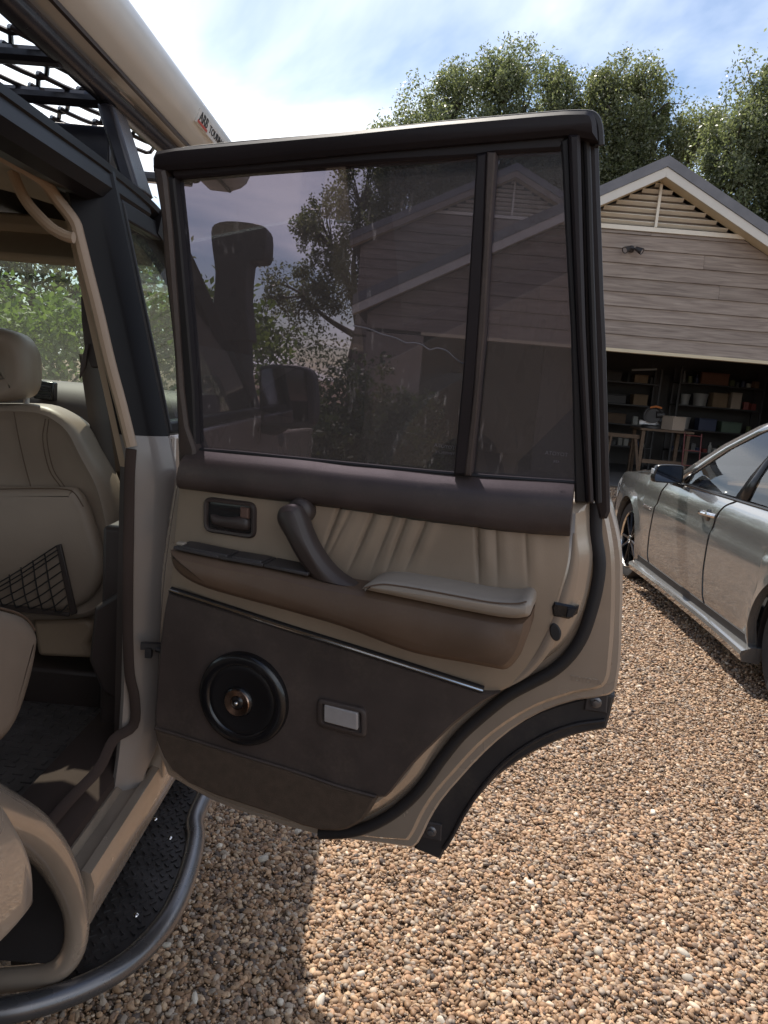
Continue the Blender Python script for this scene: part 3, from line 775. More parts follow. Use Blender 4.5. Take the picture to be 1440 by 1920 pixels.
# outline (y,z): along arch from front to rear, then up rear, roof line, and down the door aperture
pts = [(0.70, 0.86)]+[arch(R_(a), AR-0.10) for a in range(48, 181, 8)]
pts += [(-0.20, 0.62), (-1.45, 0.70), (-1.50, 1.3), (-1.42, 1.82), (0.52, 1.82), (0.64, 1.36), (0.66, 1.16), (0.70, 1.04), (0.75, 0.93), (0.76, 0.86)]
V3 = [yx(y, z) for y, z in pts]
low = [(y, min(z, 1.3)) for y, z in pts]
def split_panel(pl, zc):
    """clip polygon below / above zc"""
    def clip(keep):
        out = []
        for i in range(len(pl)):
            a, b = pl[i], pl[(i+1) % len(pl)]
            ka, kb = keep(a[1]), keep(b[1])
            if ka: out.append(a)
            if ka != kb:
                t_ = (zc-a[1])/(b[1]-a[1]); out.append((a[0]+(b[0]-a[0])*t_, zc))
        return out
    return clip(lambda z: z <= zc), clip(lambda z: z > zc)
lo, hi = split_panel(pts, 1.3)
obj('rear_quarter_panel', prism([yx(y, z) for y, z in lo], (-0.03, 0, 0)), M_paint, LC, smooth=0, bevel=0.004)
rear_glass = [(-1.25, 1.36), (0.48, 1.36), (0.40, 1.74), (-1.22, 1.74)]
for poly in ([(-1.5, 1.3), (0.645, 1.3), (0.63, 1.36), (-1.49, 1.36)], [(-1.43, 1.74), (0.54, 1.74), (0.52, 1.82), (-1.42, 1.82)],
             [(-1.49, 1.36), (-1.25, 1.36), (-1.22, 1.74), (-1.43, 1.74)], [(0.48, 1.36), (0.63, 1.36), (0.54, 1.74), (0.40, 1.74)]):
    obj('quarter_window_surround', prism([yx(y, z) for y, z in poly], (-0.03, 0, 0)), M_blackgloss, LC, smooth=0)
obj('quarter_window', prism([yx(y, z, -0.012) for y, z in rear_glass], (-0.004, 0, 0)), G_tint, LC, smooth=0)

# ---- wheel arch flare: swept section
flp = [(p[1], p[2]) for p in [(-0.385, 0.768, 0.861), (-0.385, 0.768, 0.891), (-0.385, 0.764, 0.916), (-0.385, 0.749, 0.952), (-0.385, 0.729, 0.988), (-0.385, 0.694, 1.043), (-0.385, 0.639, 1.106)]]
flp += [(0.52, 1.16), (0.36, 1.18), (0.15, 1.14), (-0.05, 1.0), (-0.17, 0.80), (-0.20, 0.60), (-0.10, 0.60), (-0.05, 0.74), (0.08, 0.90), (0.28, 0.985), (0.45, 0.985), (0.60, 0.90)]+[(p[1], p[2]) for p in [(-0.385, 0.692, 0.869), (-0.385, 0.749, 0.860)]]
flp = smoothc(flp, 3)
obj('wheel_arch_flare', rings([[(-0.46, y, z) for y, z in flp], [(-0.395, y, z) for y, z in flp], [(-0.386, y, z) for y, z in inset(flp, 0.004)], [(-0.383, y, z) for y, z in inset(flp, 0.012)]], True, True), M_paint, LC, smooth=40)
# painted dog-leg of the door aperture round the arch
dl = [(-0.475, 0.711, 1.026), (-0.475, 0.787, 0.968), (-0.475, 0.856, 0.908), (-0.475, 0.924, 0.845), (-0.475, 0.995, 0.760), (-0.475, 1.054, 0.662), (-0.475, 1.083, 0.591), (-0.475, 1.089, 0.536)]
dl = [tuple(p) for p in dl]; ye = dl[-1][1]
dl += [(-0.488, ye-0.004, dl[-1][2]-0.040), (-0.515, ye-0.010, dl[-1][2]-0.062), (-0.56, ye-0.016, dl[-1][2]-0.072), (-0.65, ye-0.03, dl[-1][2]-0.076), (-0.80, ye-0.05, dl[-1][2]-0.076)]
nr = len(dl); rr_dl = [0.040-0.020*min(1, k/6) for k in range(nr)]
rr_s = []
for k in range(nr-1): rr_s += [rr_dl[k]+(rr_dl[k+1]-rr_dl[k])*q/3 for q in range(3)]
rr_s.append(rr_dl[-1])
obj('dog_leg_jamb', tube(smooth_path(dl, 3), rr_s, 14, up=(1, 0, 0)), M_paint_in, LC, smooth=60)
# wheel housing
wh = []
for a in range(66, 202, 6):
    th = R_(a)
    wh.append([(x, AC[0]+r*math.cos(th), AC[1]+r*math.sin(th)) for x, r in ((-0.485, 0.600), (-0.9, 0.590), (-0.9, 0.615), (-0.485, 0.612))])
obj('wheel_housing', rings(wh, True, True), M_rubber, LC)
fw = smooth_path(dl[:9], 3)
obj('wheel_housing_front', rings([[(-0.482, y-0.006, z-0.004), (-0.95, y-0.02, z-0.004), (-0.95, y+0.0, z+0.012), (-0.482, y+0.004, z+0.010)] for x, y, z in fw], True, True), M_rubber, LC)
# rear wheel
wprof = [(0.20, -0.10), (0.25, -0.125), (0.36, -0.13), (0.385, -0.11), (0.40, -0.06), (0.40, 0.06), (0.385, 0.11), (0.36, 0.13), (0.25, 0.125), (0.20, 0.10)]
W = obj('rear_wheel', lathe(wprof, (-0.60, AC[0]-0.02, 0.40), (1, 0, 0), 40), M_tyre, LC)
obj('rim', lathe([(0.20, -0.10), (0.205, 0.10), (0.17, 0.06), (0.09, 0.04), (0.07, 0.09), (0.0, 0.10)], (-0.60, AC[0]-0.02, 0.40), (1, 0, 0), 32), M_steel, W)

# ---- sill
prof = [(-0.60, 0.62), (-0.60, 0.665), (-0.505, 0.668), (-0.497, 0.655), (-0.474, 0.652), (-0.470, 0.660), (-0.455, 0.655), (-0.448, 0.632), (-0.455, 0.56), (-0.50, 0.55)]
obj('sill', rings([[(x, y, z) for x, z in prof] for y in (1.095, 1.2, 1.45, 2.3)], True, True), M_paint_in, LC, smooth=30)
M_scuff = mat('brown_scuff_plastic', (0.055, 0.038, 0.032), 0.85, var=0.15, spec=0.15, bump=0.3, bscale=500, bdist=0.0006)
# scuff trim inside the sill
sc = [(-0.66, 0.63), (-0.64, 0.700), (-0.585, 0.708), (-0.545, 0.700), (-0.512, 0.682), (-0.508, 0.670), (-0.60, 0.669), (-0.62, 0.64)]
obj('scuff_plate', rings([[(x, y, z) for x, z in sc] for y in (1.05, 1.2, 1.35, 2.3)], True, True), M_scuff, LC)
# ---- floor
obj('floor_pan', bx(-2.28, -0.60, -1.3, 2.35, 0.56, 0.615), M_dark, LC, smooth=0)

# ---- B pillar: jamb facing the viewer, leaning inwards
def pil(z):
    xo = XS(z)+0.012-0.030*min(1.0, max(0.0, (0.80-z)/0.13))**1.5
    xi = XS(z)-0.066
    y0 = 1.375-0.05*max(0.0, (0.86-z)/0.22)**2
    return [(xi-0.004, y0+0.03, z), (xi, y0+0.0, z), (xi+0.008, y0-0.006, z), (xo-0.03, y0+0.012, z), (xo-0.022, y0+0.018, z), (xo-0.006, y0+0.036, z), (xo, y0+0.045, z), (xo, y0+0.058, z), (xo-0.02, y0+0.062, z), (xi-0.004, y0+0.10, z)]
zs_lo = [0.645, 0.67, 0.69, 0.73, 0.78, 0.85, 1.0, 1.15, 1.25, 1.3, 1.362]
obj('door_jamb', rings([pil(z) for z in zs_lo], True, True), M_jamb, LC, smooth=30)
zs_hi = [1.3625, 1.45, 1.55, 1.65, 1.75, 1.84]
obj('b_pillar', rings([pil(z) for z in zs_hi], True, True), M_blackgloss, LC, smooth=30)
# check strap at the jamb
cs_ = [(-0.463, 1.370, 0.957), (-0.439, 1.370, 0.954)]
obj('check_strap', join(box((cs_[0][0]+0.012, 1.362, cs_[0][2]), (0.045, 0.012, 0.012), rz=0.2), box((cs_[0][0]+0.006, 1.358, cs_[0][2]-0.012), (0.012, 0.012, 0.02)), tube([(cs_[0][0]+0.02, 1.36, cs_[0][2]-0.004), (cs_[1][0]+0.03, 1.355, cs_[1][2]-0.01)], 0.006, 8)), M_clad, LC)

# ---- trim round the aperture
tp = [(-0.504, 1.365, 1.342), (-0.525, 1.365, 1.417), (-0.548, 1.365, 1.493), (-0.569, 1.365, 1.572), (-0.590, 1.365, 1.645), (-0.608, 1.365, 1.708), (-0.617, 1.365, 1.734)]
path = [(p[0], p[1], p[2]) for p in tp]+[(-0.640, 1.352, 1.765), (-0.652, 1.325, 1.788), (-0.662, 1.28, 1.797), (-0.668, 1.15, 1.800), (-0.668, 0.9, 1.802), (-0.668, 0.55, 1.80)]
path = smooth_path(path, 4)
obj('aperture_trim', tube(path, 0.013, 10, flat=0.85), M_tanplastic, LC)
bt = [(-0.503, 1.362, 1.338), (-0.505, 1.362, 1.280), (-0.504, 1.362, 1.177), (-0.503, 1.362, 1.072), (-0.500, 1.362, 0.964), (-0.495, 1.362, 0.893), (-0.484, 1.362, 0.844), (-0.485, 1.362, 0.787)]
bp_ = [tuple(p) for p in bt]+[(-0.512, 1.33, 0.77), (-0.520, 1.28, 0.735), (-0.54, 1.20, 0.716), (-0.545, 1.05, 0.712)]
obj('lower_aperture_trim', tube(smooth_path(bp_, 4), 0.0105, 10, flat=0.45, up=(0, 1, 0)), M_scuff, LC)
# inner pillar lining
inn = []
for z in (0.68, 0.9, 1.1, 1.3, 1.45, 1.6, 1.76):
    xi = XS(z)-0.072
    inn.append([(xi+0.004, 1.38, z), (xi-0.012, 1.39, z), (xi-0.02, 1.43, z), (xi+0.01, 1.44, z)])
obj('pillar_lining', rings(inn[3:], True, True), M_tanplastic, LC)
obj('lower_pillar_lining', rings(inn[:4], True, True), M_brownplastic, LC)

# ---- roof
GUT = [( -0.585, -1.5, 1.838), (-0.585, 1.0, 1.838), (-0.585, 1.45, 1.835), (-0.578, 1.68, 1.815), (-0.565, 1.84, 1.765), (-0.55, 2.05, 1.65), (-0.53, 2.25, 1.52), (-0.51, 2.42, 1.40)]
gp = smooth_path(GUT, 5)
obj('gutter_rail', sweep(gp, [(-0.022, -0.012), (-0.022, 0.004), (-0.004, 0.014), (0.012, 0.010), (0.014, -0.004), (0.0, -0.014)]), M_blackgloss, LC)
def roofz(x, y):
    u = (x+1.40)/0.80
    return 1.945-0.09*abs(u)**2.6-0.05*max(0, (y-1.2)/0.5)**2
V, Fc = gridf(20, 24, lambda u, v: (-2.20+1.60*u, -1.5+3.38*v, roofz(-2.20+1.60*u, -1.5+3.38*v)))
V2, F2 = gridf(20, 24, lambda u, v: (-2.20+1.60*u, -1.5+3.38*v, roofz(-2.20+1.60*u, -1.5+3.38*v)-0.03))
obj('roof_panel', join((V, Fc), (V2, F2)), M_blackgloss, LC)
V, Fc = gridf(12, 12, lambda u, v: (-2.13+1.46*u, -1.45+2.98*v, roofz(-2.13+1.46*u, -1.45+2.98*v)-0.075))
obj('headliner', (V, Fc), M_headliner, LC)
# cant rail above the doors (outer black band below the gutter)
cr_ = [[(x, y, z) for x, z in ((-0.575, 1.832), (-0.568, 1.805), (-0.578, 1.785), (-0.60, 1.775), (-0.655, 1.79), (-0.67, 1.81), (-0.64, 1.84))] for y in (-1.45, 0.5, 1.0, 1.38, 1.5, 1.62)]
obj('cant_rail', rings(cr_, True, True), M_blackgloss, LC)
# header and screen surround
obj('windscreen_header', box((-1.40, 1.845, 1.775), (1.5, 0.12, 0.05), rx=R_(-25)), M_headliner, LC, bevel=0.015)
for sx, cx in ((0, -0.98), (1, -1.82)):
    obj('sun_visor', box((cx, 1.775, 1.745), (0.46, 0.13, 0.022), rx=R_(40)), M_headliner, LC, bevel=0.01)
# windscreen
ws = [(-2.20, 2.50, 1.37), (-0.60, 2.50, 1.37), (-0.66, 1.90, 1.765), (-2.14, 1.90, 1.765)]
obj('windscreen', prism(ws, (0, 0.003, 0.004)), G_clear, LC, smooth=0)
ap = smooth_path([(-0.59, 1.66, 1.80), (-0.575, 1.82, 1.735), (-0.56, 2.05, 1.61), (-0.54, 2.30, 1.46), (-0.525, 2.46, 1.36)], 4)
obj('a_pillar', sweep(ap, [(-0.03, -0.035), (-0.035, 0.02), (0.0, 0.035), (0.03, 0.02), (0.03, -0.03)]), M_blackgloss, LC)
ap2 = [(-2.80-x, y, z) for x, y, z in ap]
obj('a_pillar', sweep(ap2, [(-0.03, -0.035), (-0.03, 0.02), (0.0, 0.035), (0.035, 0.02), (0.03, -0.03)]), M_blackgloss, LC)
# far side wall of the cabin
obj('far_side_panel', bx(-2.33, -2.26, -1.45, 2.5, 0.6, 1.32), M_paint, LC, smooth=0)
for y0, y1 in ((-1.45, -1.3), (0.45, 0.6), (1.38, 1.5)):
    obj('far_pillar', prism([(-2.30, y0, 1.32), (-2.30, y1, 1.32), (-2.18, y1, 1.82), (-2.18, y0, 1.82)], (0.05, 0, 0)), M_blackgloss, LC, smooth=0)
for y0, y1 in ((-1.3, 0.45), (0.6, 1.38), (1.5, 2.3)):
    ye = 1.72 if y1 > 2 else y1
    obj('far_window', prism([(-2.29, y0, 1.32), (-2.29, y1, 1.32), (-2.18, ye, 1.81), (-2.18, y0, 1.81)], (0.004, 0, 0)), G_clear, LC, smooth=0)
obj('tailgate', bx(-2.26, -0.5, -1.50, -1.45, 0.6, 1.3), M_paint, LC, smooth=0)
# ---- front door
fd = [(1.44, 0.63), (1.44, 1.362), (2.44, 1.362), (2.46, 0.63)]
fdo = obj('front_door', prism([(-0.445, y, z) for y, z in fd], (-0.05, 0, 0)), M_paint, LC, bevel=0.006)
fr = [[(1.439, 1.364), (1.462, 1.364), (1.462, 1.795), (1.439, 1.80)], [(1.462, 1.762), (1.72, 1.762), (1.69, 1.80), (1.462, 1.80)], [(1.462, 1.364), (2.40, 1.364), (2.385, 1.385), (1.462, 1.385)]]
for k, p in enumerate(fr):
    obj(('window_post', 'window_header', 'window_ledge')[k], prism([yx(y, z, 0.004) for y, z in p], (-0.03, 0, 0)), M_blackgloss, fdo, bevel=0.004)
fg = [(1.462, 1.385), (2.36, 1.385), (2.10, 1.58), (1.72, 1.762), (1.462, 1.762)]
obj('window_pane', prism([yx(y, z, -0.012) for y, z in fg], (-0.004, 0, 0)), G_clear, fdo, smooth=0)
# small rubber strips down the post
obj('window_seal', tube([yx(1.464, 1.37, 0.004), yx(1.464, 1.60, 0.004), yx(1.464, 1.79, 0.004)], 0.004, 8), M_rubber, fdo)
# ---- bonnet, wing, dashboard
def hood(u, v):
    x = -2.25+1.70*u; y = 2.46+1.35*v
    return (x, y, 1.345-0.05*(2*u-1)**4-0.07*v*v)
V, Fc = gridf(16, 12, hood)
obj('bonnet', (V, Fc), M_paint, LC)
obj('front_wing', prism([(-0.46, 2.47, 0.75), (-0.46, 2.47, 1.30), (-0.46, 3.75, 1.24), (-0.46, 3.80, 0.9)], (-0.04, 0, 0)), M_paint, LC, bevel=0.01)
dsh = [(-0.02, 1.16), (-0.04, 1.26), (-0.035, 1.335), (0.0, 1.375), (0.05, 1.40), (0.12, 1.405), (0.30, 1.40), (0.32, 1.20), (0.10, 1.10)]
def dashx(x):
    b = 0.02*math.sin(x*3.0)
    return [(x, 2.20+y+b, z+0.012) for y, z in dsh]
DA = obj('dashboard', rings([dashx(x) for x in np.linspace(-2.2, -0.62, 18)], True, True), M_dash, LC, smooth=40)
obj('lower_dashboard', bx(-2.2, -0.62, 2.20, 2.42, 0.75, 1.15), M_dash, LC, bevel=0.02)
va = [(-1.089, 2.155, 1.421), (-1.029, 2.155, 1.418), (-1.030, 2.155, 1.364), (-1.089, 2.155, 1.367)]
obj('air_vent', prism([tuple(p) for p in va], (0, 0.03, 0)), M_gloss, DA, bevel=0.004)
for k in range(3):
    a_ = Vector(va[0]).lerp(Vector(va[3]), 0.25*(k+1)); b_ = Vector(va[1]).lerp(Vector(va[2]), 0.25*(k+1))
    obj('vent_blade', tube([a_+Vector((0.005, -0.004, 0)), b_+Vector((-0.005, -0.004, 0))], 0.002, 6), M_ledge_top, DA)
# small lit fitting on the far dash end
obj('windscreen_ledge_vent', bx(-0.95, -0.70, 2.42, 2.52, 1.375, 1.392), M_ledge_top, LC, bevel=0.003)

# ---- grab handle on the pillar
gh = smooth_path([(-0.675, 1.30, 1.765), (-0.668, 1.315, 1.735), (-0.655, 1.33, 1.700), (-0.640, 1.345, 1.678), (-0.628, 1.36, 1.672), (-0.615, 1.372, 1.668)], 5)
gh = smooth_path([tuple(p) for p in [(-0.708, 1.330, 1.801), (-0.700, 1.330, 1.782), (-0.684, 1.330, 1.754), (-0.660, 1.330, 1.730), (-0.637, 1.330, 1.712), (-0.613, 1.330, 1.702), (-0.601, 1.330, 1.701)]], 5)
obj('grab_handle', tube(gh, 0.0095, 10), M_tanplastic, LC)

# ---- snorkel
sn = [(-0.631, 2.350, 1.579), (-0.623, 2.350, 1.709), (-0.622, 2.350, 1.788), (-0.633, 2.350, 1.851), (-0.640, 2.350, 1.905), (-0.630, 2.350, 1.929), (-0.593, 2.350, 1.941), (-0.536, 2.350, 1.942), (-0.486, 2.350, 1.937), (-0.469, 2.350, 1.922), (-0.465, 2.350, 1.872), (-0.471, 2.350, 1.835), (-0.513, 2.350, 1.829), (-0.519, 2.350, 1.812), (-0.521, 2.350, 1.717), (-0.501, 2.350, 1.590)]
SN = obj('snorkel', prism([tuple(p) for p in smooth_path([tuple(q) for q in sn], 2)], (0.0, 0.11, 0.0)), M_clad, LC, bevel=0.018, seg=3)
obj('snorkel_intake', prism([tuple(p) for p in [(-0.637, 2.462, 1.935), (-0.512, 2.462, 1.935), (-0.508, 2.462, 1.860), (-0.633, 2.462, 1.856)]], (0, 0.006, 0)), M_gloss, SN)
s2 = smooth_path([(-0.56, 2.40, 1.62), (-0.555, 2.46, 1.45), (-0.53, 2.56, 1.33), (-0.50, 2.80, 1.25)], 4)
obj('snorkel_pipe', tube(s2, 0.052, 12), M_clad, SN)
# ---- wing mirror
mo = [(-0.439, 2.200, 1.494), (-0.426, 2.200, 1.517), (-0.355, 2.200, 1.527), (-0.300, 2.200, 1.521), (-0.275, 2.200, 1.492), (-0.264, 2.200, 1.400), (-0.269, 2.200, 1.360), (-0.296, 2.200, 1.345), (-0.408, 2.200, 1.340), (-0.429, 2.200, 1.370)]
MI = obj('wing_mirror', prism([tuple(p) for p in smooth_path([tuple(q) for q in mo], 3, True)], (0, 0.10, 0)), M_clad, LC, bevel=0.022, seg=3)
mg = [(-0.431, 2.196, 1.487), (-0.420, 2.196, 1.508), (-0.354, 2.196, 1.517), (-0.303, 2.196, 1.510), (-0.296, 2.196, 1.488), (-0.288, 2.196, 1.398), (-0.294, 2.196, 1.366), (-0.400, 2.196, 1.354), (-0.419, 2.196, 1.377)]
obj('mirror_glass', prism([tuple(p) for p in smooth_path([tuple(q) for q in mg], 3, True)], (0, 0.003, 0)), mat('mirror_silver', (0.20, 0.19, 0.22), 0.04, 1.0, var=0.02), MI)
obj('mirror_arm', tube(smooth_path([(-0.36, 2.26, 1.36), (-0.40, 2.30, 1.33), (-0.47, 2.34, 1.335)], 4), 0.022, 10), M_clad, MI)

# ---- seats
def seat_outline(y, pts): return [tuple(p) for p in pts]
bk = [(-1.150, 1.700, 1.342), (-1.125, 1.700, 1.357), (-0.936, 1.700, 1.376), (-0.849, 1.700, 1.380), (-0.801, 1.700, 1.366), (-0.761, 1.700, 1.335), (-0.729, 1.700, 1.279), (-0.694, 1.700, 1.219), (-0.673, 1.700, 1.157), (-0.653, 1.700, 1.069), (-0.633, 1.700, 0.995), (-0.645, 1.700, 0.948), (-0.672, 1.700, 0.914), (-0.723, 1.700, 0.879), (-0.821, 1.700, 0.862), (-0.940, 1.700, 0.853), (-1.098, 1.700, 0.841), (-1.149, 1.700, 0.918)]
bks = smooth_path([(p[0], p[2]) for p in bk], 3, True)
def ring_at(poly, y, ins): return [(x, y, z) for x, z in inset(poly, ins)]
SEAT = obj('front_seat', rings([ring_at(bks, 1.705, 0.035), ring_at(bks, 1.690, 0.016), ring_at(bks, 1.695, 0.004), ring_at(bks, 1.715, 0.0), ring_at(bks, 1.77, 0.0), ring_at(bks, 1.82, 0.012), ring_at(bks, 1.84, 0.04)], True, True), M_seat, LC, smooth=60)
# upholstered lower back panel, proud of the shell
lp = [(-1.126, 1.675, 1.164), (-0.924, 1.675, 1.185), (-0.773, 1.675, 1.197), (-0.746, 1.675, 1.190), (-0.723, 1.675, 1.157), (-0.697, 1.675, 1.083), (-0.680, 1.675, 1.020), (-0.695, 1.675, 0.960), (-0.745, 1.675, 0.909), (-0.848, 1.675, 0.892), (-1.133, 1.675, 0.873)]
lps = smooth_path([(p[0], p[2]) for p in lp], 3, True)
obj('back_panel', rings([ring_at(lps, 1.672, 0.020), ring_at(lps, 1.676, 0.006), ring_at(lps, 1.686, 0.0), ring_at(lps, 1.70, 0.0)], True, True), M_seat, SEAT, smooth=60)
for q in ([(-0.895, 1.684, 1.362), (-0.886, 1.684, 1.310), (-0.872, 1.684, 1.249), (-0.856, 1.684, 1.192)], [(-0.822, 1.684, 1.352), (-0.828, 1.684, 1.303), (-0.813, 1.684, 1.236), (-0.786, 1.684, 1.198)], [(-0.814, 1.684, 1.352), (-0.818, 1.684, 1.304), (-0.803, 1.684, 1.237), (-0.776, 1.684, 1.199)]):
    obj('seam', tube(smooth_path([tuple(p) for p in q], 4), 0.0013, 5), M_thread, SEAT)
obj('seam', tube(smooth_path([tuple(p) for p in [(-0.923, 1.674, 1.181), (-0.848, 1.674, 1.189), (-0.775, 1.674, 1.194), (-0.748, 1.674, 1.187), (-0.727, 1.674, 1.157)]], 4), 0.0013, 5), M_thread, SEAT)
hr = [(-1.001, 1.655, 1.531), (-0.952, 1.655, 1.546), (-0.917, 1.655, 1.547), (-0.882, 1.655, 1.534), (-0.860, 1.655, 1.501), (-0.854, 1.655, 1.461), (-0.857, 1.655, 1.422), (-0.873, 1.655, 1.396), (-0.912, 1.655, 1.383), (-0.973, 1.655, 1.378), (-1.004, 1.655, 1.390)]
hrs = smooth_path([(p[0], p[2]) for p in hr], 3, True)
obj('headrest', rings([ring_at(hrs, 1.665, 0.05), ring_at(hrs, 1.650, 0.025), ring_at(hrs, 1.658, 0.006), ring_at(hrs, 1.69, 0.0), ring_at(hrs, 1.74, 0.004), ring_at(hrs, 1.76, 0.03)], True, True), M_seat, SEAT, smooth=60)
obj('seam', tube(smooth_path([tuple(p) for p in [(-0.918, 1.651, 1.514), (-0.914, 1.651, 1.470), (-0.914, 1.651, 1.423), (-0.918, 1.651, 1.397)]], 4), 0.0013, 5), M_thread, SEAT)
for x in (-0.905, -0.99):
    obj('headrest_post', tube([(x, 1.76, 1.33), (x, 1.76, 1.42)], 0.007, 8), M_steel, SEAT)
# net pocket
nb = [(-0.786, 1.662, 1.061), (-0.775, 1.662, 1.066), (-0.735, 1.662, 0.901), (-0.749, 1.662, 0.893)]
obj('pocket_bar', prism([tuple(p) for p in nb], (0, 0.008, 0)), M_brownplastic, SEAT, bevel=0.002)
nb = [(-1.009, 1.663, 0.908), (-0.919, 1.663, 0.906), (-0.752, 1.663, 0.899), (-0.754, 1.663, 0.890), (-0.919, 1.663, 0.890), (-1.009, 1.663, 0.893)]
obj('pocket_bar', prism([tuple(p) for p in nb], (0, 0.008, 0)), M_brownplastic, SEAT, bevel=0.002)
A_, B_, C_ = (Vector(p) for p in [(-0.783, 1.660, 1.061), (-0.751, 1.660, 0.900), (-1.007, 1.660, 0.903)])
cords = []
for k in range(1, 8):                         # parallels of both families inside the triangle
    t_ = k/8
    cords.append((A_.lerp(B_, t_), C_.lerp(B_, t_)))
    cords.append((C_.lerp(B_, t_), C_.lerp(A_, t_)))
cords.append((A_, C_)); cords.append((A_.lerp(B_, 0.06), C_.lerp(B_, 0.06)))
for a_, b_ in cords:
    m_ = a_.lerp(b_, 0.5)+Vector((0, -0.004, -0.006))
    obj('net_cord', tube(smooth_path([tuple(a_), tuple(m_), tuple(b_)], 4), 0.0017, 5), M_rubber, SEAT)
# seat base
sb = [(-0.871, 1.720, 0.853), (-0.732, 1.720, 0.869), (-0.714, 1.720, 0.843), (-0.737, 1.720, 0.800), (-0.721, 1.720, 0.765), (-0.857, 1.720, 0.758)]
obj('seat_base', prism([tuple(p) for p in sb], (0, 0.35, 0)), M_tanplastic, SEAT, bevel=0.012)
obj('seat_cushion', bx(-1.10, -0.67, 1.74, 2.12, 0.80, 0.98), M_seat, SEAT, bevel=0.05, seg=4)
obj('seat_rail', bx(-1.08, -0.70, 1.74, 2.10, 0.62, 0.72), M_brownplastic, SEAT, bevel=0.01)
# dark footwell lining by the pillar foot
obj('footwell_lining', prism([tuple(p) for p in [(-0.627, 1.500, 0.975), (-0.554, 1.500, 1.029), (-0.540, 1.500, 0.752), (-0.606, 1.500, 0.783), (-0.637, 1.500, 0.854)]], (0, 0.5, 0)), M_brownplastic, LC, bevel=0.01)
obj('footwell_side', bx(-0.62, -0.52, 1.52, 2.3, 0.62, 1.15), M_brownplastic, LC, bevel=0.01)
# rear bench: front corner of the cushion
rs = [(-0.640, 1.069, 1.120), (-0.640, 1.158, 1.080), (-0.640, 1.241, 1.040), (-0.640, 1.284, 1.002), (-0.640, 1.292, 0.976), (-0.640, 1.272, 0.921), (-0.640, 1.226, 0.859), (-0.640, 1.169, 0.835), (-0.640, 1.063, 0.864)]
rsp = [(p[1], p[2]) for p in rs]+[(0.25, 0.76), (0.25, 1.10)]
rsp = smooth_path(rsp[:9], 3)+rsp[9:]
def rs_ring(x, ins): return [(x, y, z) for y, z in inset(rsp, ins)]
RSEAT = obj('rear_seat', rings([rs_ring(-0.634, 0.035), rs_ring(-0.637, 0.018), rs_ring(-0.646, 0.004), rs_ring(-0.67, 0.0), rs_ring(-1.3, 0.0), rs_ring(-2.2, 0.0)], True, True), M_seat, LC, smooth=60)
obj('piping', tube([(-0.648, y, z+0.001) for y, z in rsp[1:11]], 0.0022, 6), M_thread, RSEAT)
# ---- seat belt
blt = [(-0.772, 1.800, 1.505), (-0.757, 1.800, 1.411), (-0.739, 1.800, 1.308), (-0.724, 1.800, 1.204), (-0.709, 1.800, 1.097), (-0.690, 1.800, 0.988)]
wv = Vector((0.022, 0.008, 0))
V = []; 
for p in smooth_path([tuple(q) for q in blt], 4): V += [Vector(p)-wv, Vector(p)+wv]
BL = obj('seat_belt', (V, [(2*i, 2*i+1, 2*i+3, 2*i+2) for i in range(len(V)//2-1)]), M_belt, LC)
so = BL.modifiers.new('thick', 'SOLIDIFY'); so.thickness = 0.0015
obj('belt_guide', prism([tuple(p) for p in [(-0.646, 1.460, 1.614), (-0.640, 1.460, 1.617), (-0.627, 1.460, 1.580), (-0.609, 1.460, 1.511), (-0.606, 1.460, 1.480), (-0.623, 1.460, 1.479), (-0.636, 1.460, 1.509), (-0.644, 1.460, 1.569)]], (0, 0.02, 0)), M_brownplastic, BL, bevel=0.004)
obj('belt_tongue', prism([tuple(p) for p in [(-0.630, 1.450, 1.526), (-0.624, 1.450, 1.524), (-0.630, 1.450, 1.478), (-0.642, 1.450, 1.456), (-0.640, 1.450, 1.487)]], (0, 0.008, 0)), M_brownplastic, BL, bevel=0.002)

# ---- side step
SP = obj('side_step', prism([tuple(p) for p in [(-0.543, 1.259, 0.450), (-0.536, 1.837, 0.450), (-0.438, 1.707, 0.450), (-0.431, 1.591, 0.450), (-0.395, 1.493, 0.450), (-0.386, 1.385, 0.450), (-0.392, 1.244, 0.450), (-0.421, 1.159, 0.450), (-0.472, 1.098, 0.450), (-0.526, 1.058, 0.450), (-0.579, 1.127, 0.450)]], (0, 0, -0.012)), M_stepplate, LC, smooth=0)
tp = smooth_path([tuple(p) for p in [(-0.398, 1.868, 0.455), (-0.410, 1.704, 0.455), (-0.409, 1.576, 0.455), (-0.386, 1.497, 0.455), (-0.369, 1.380, 0.455), (-0.367, 1.270, 0.455), (-0.382, 1.191, 0.455), (-0.412, 1.124, 0.455), (-0.460, 1.072, 0.455), (-0.515, 1.036, 0.455), (-0.579, 1.009, 0.455)]], 5)
obj('step_tube', tube(tp, 0.021, 12), M_steptube, SP)
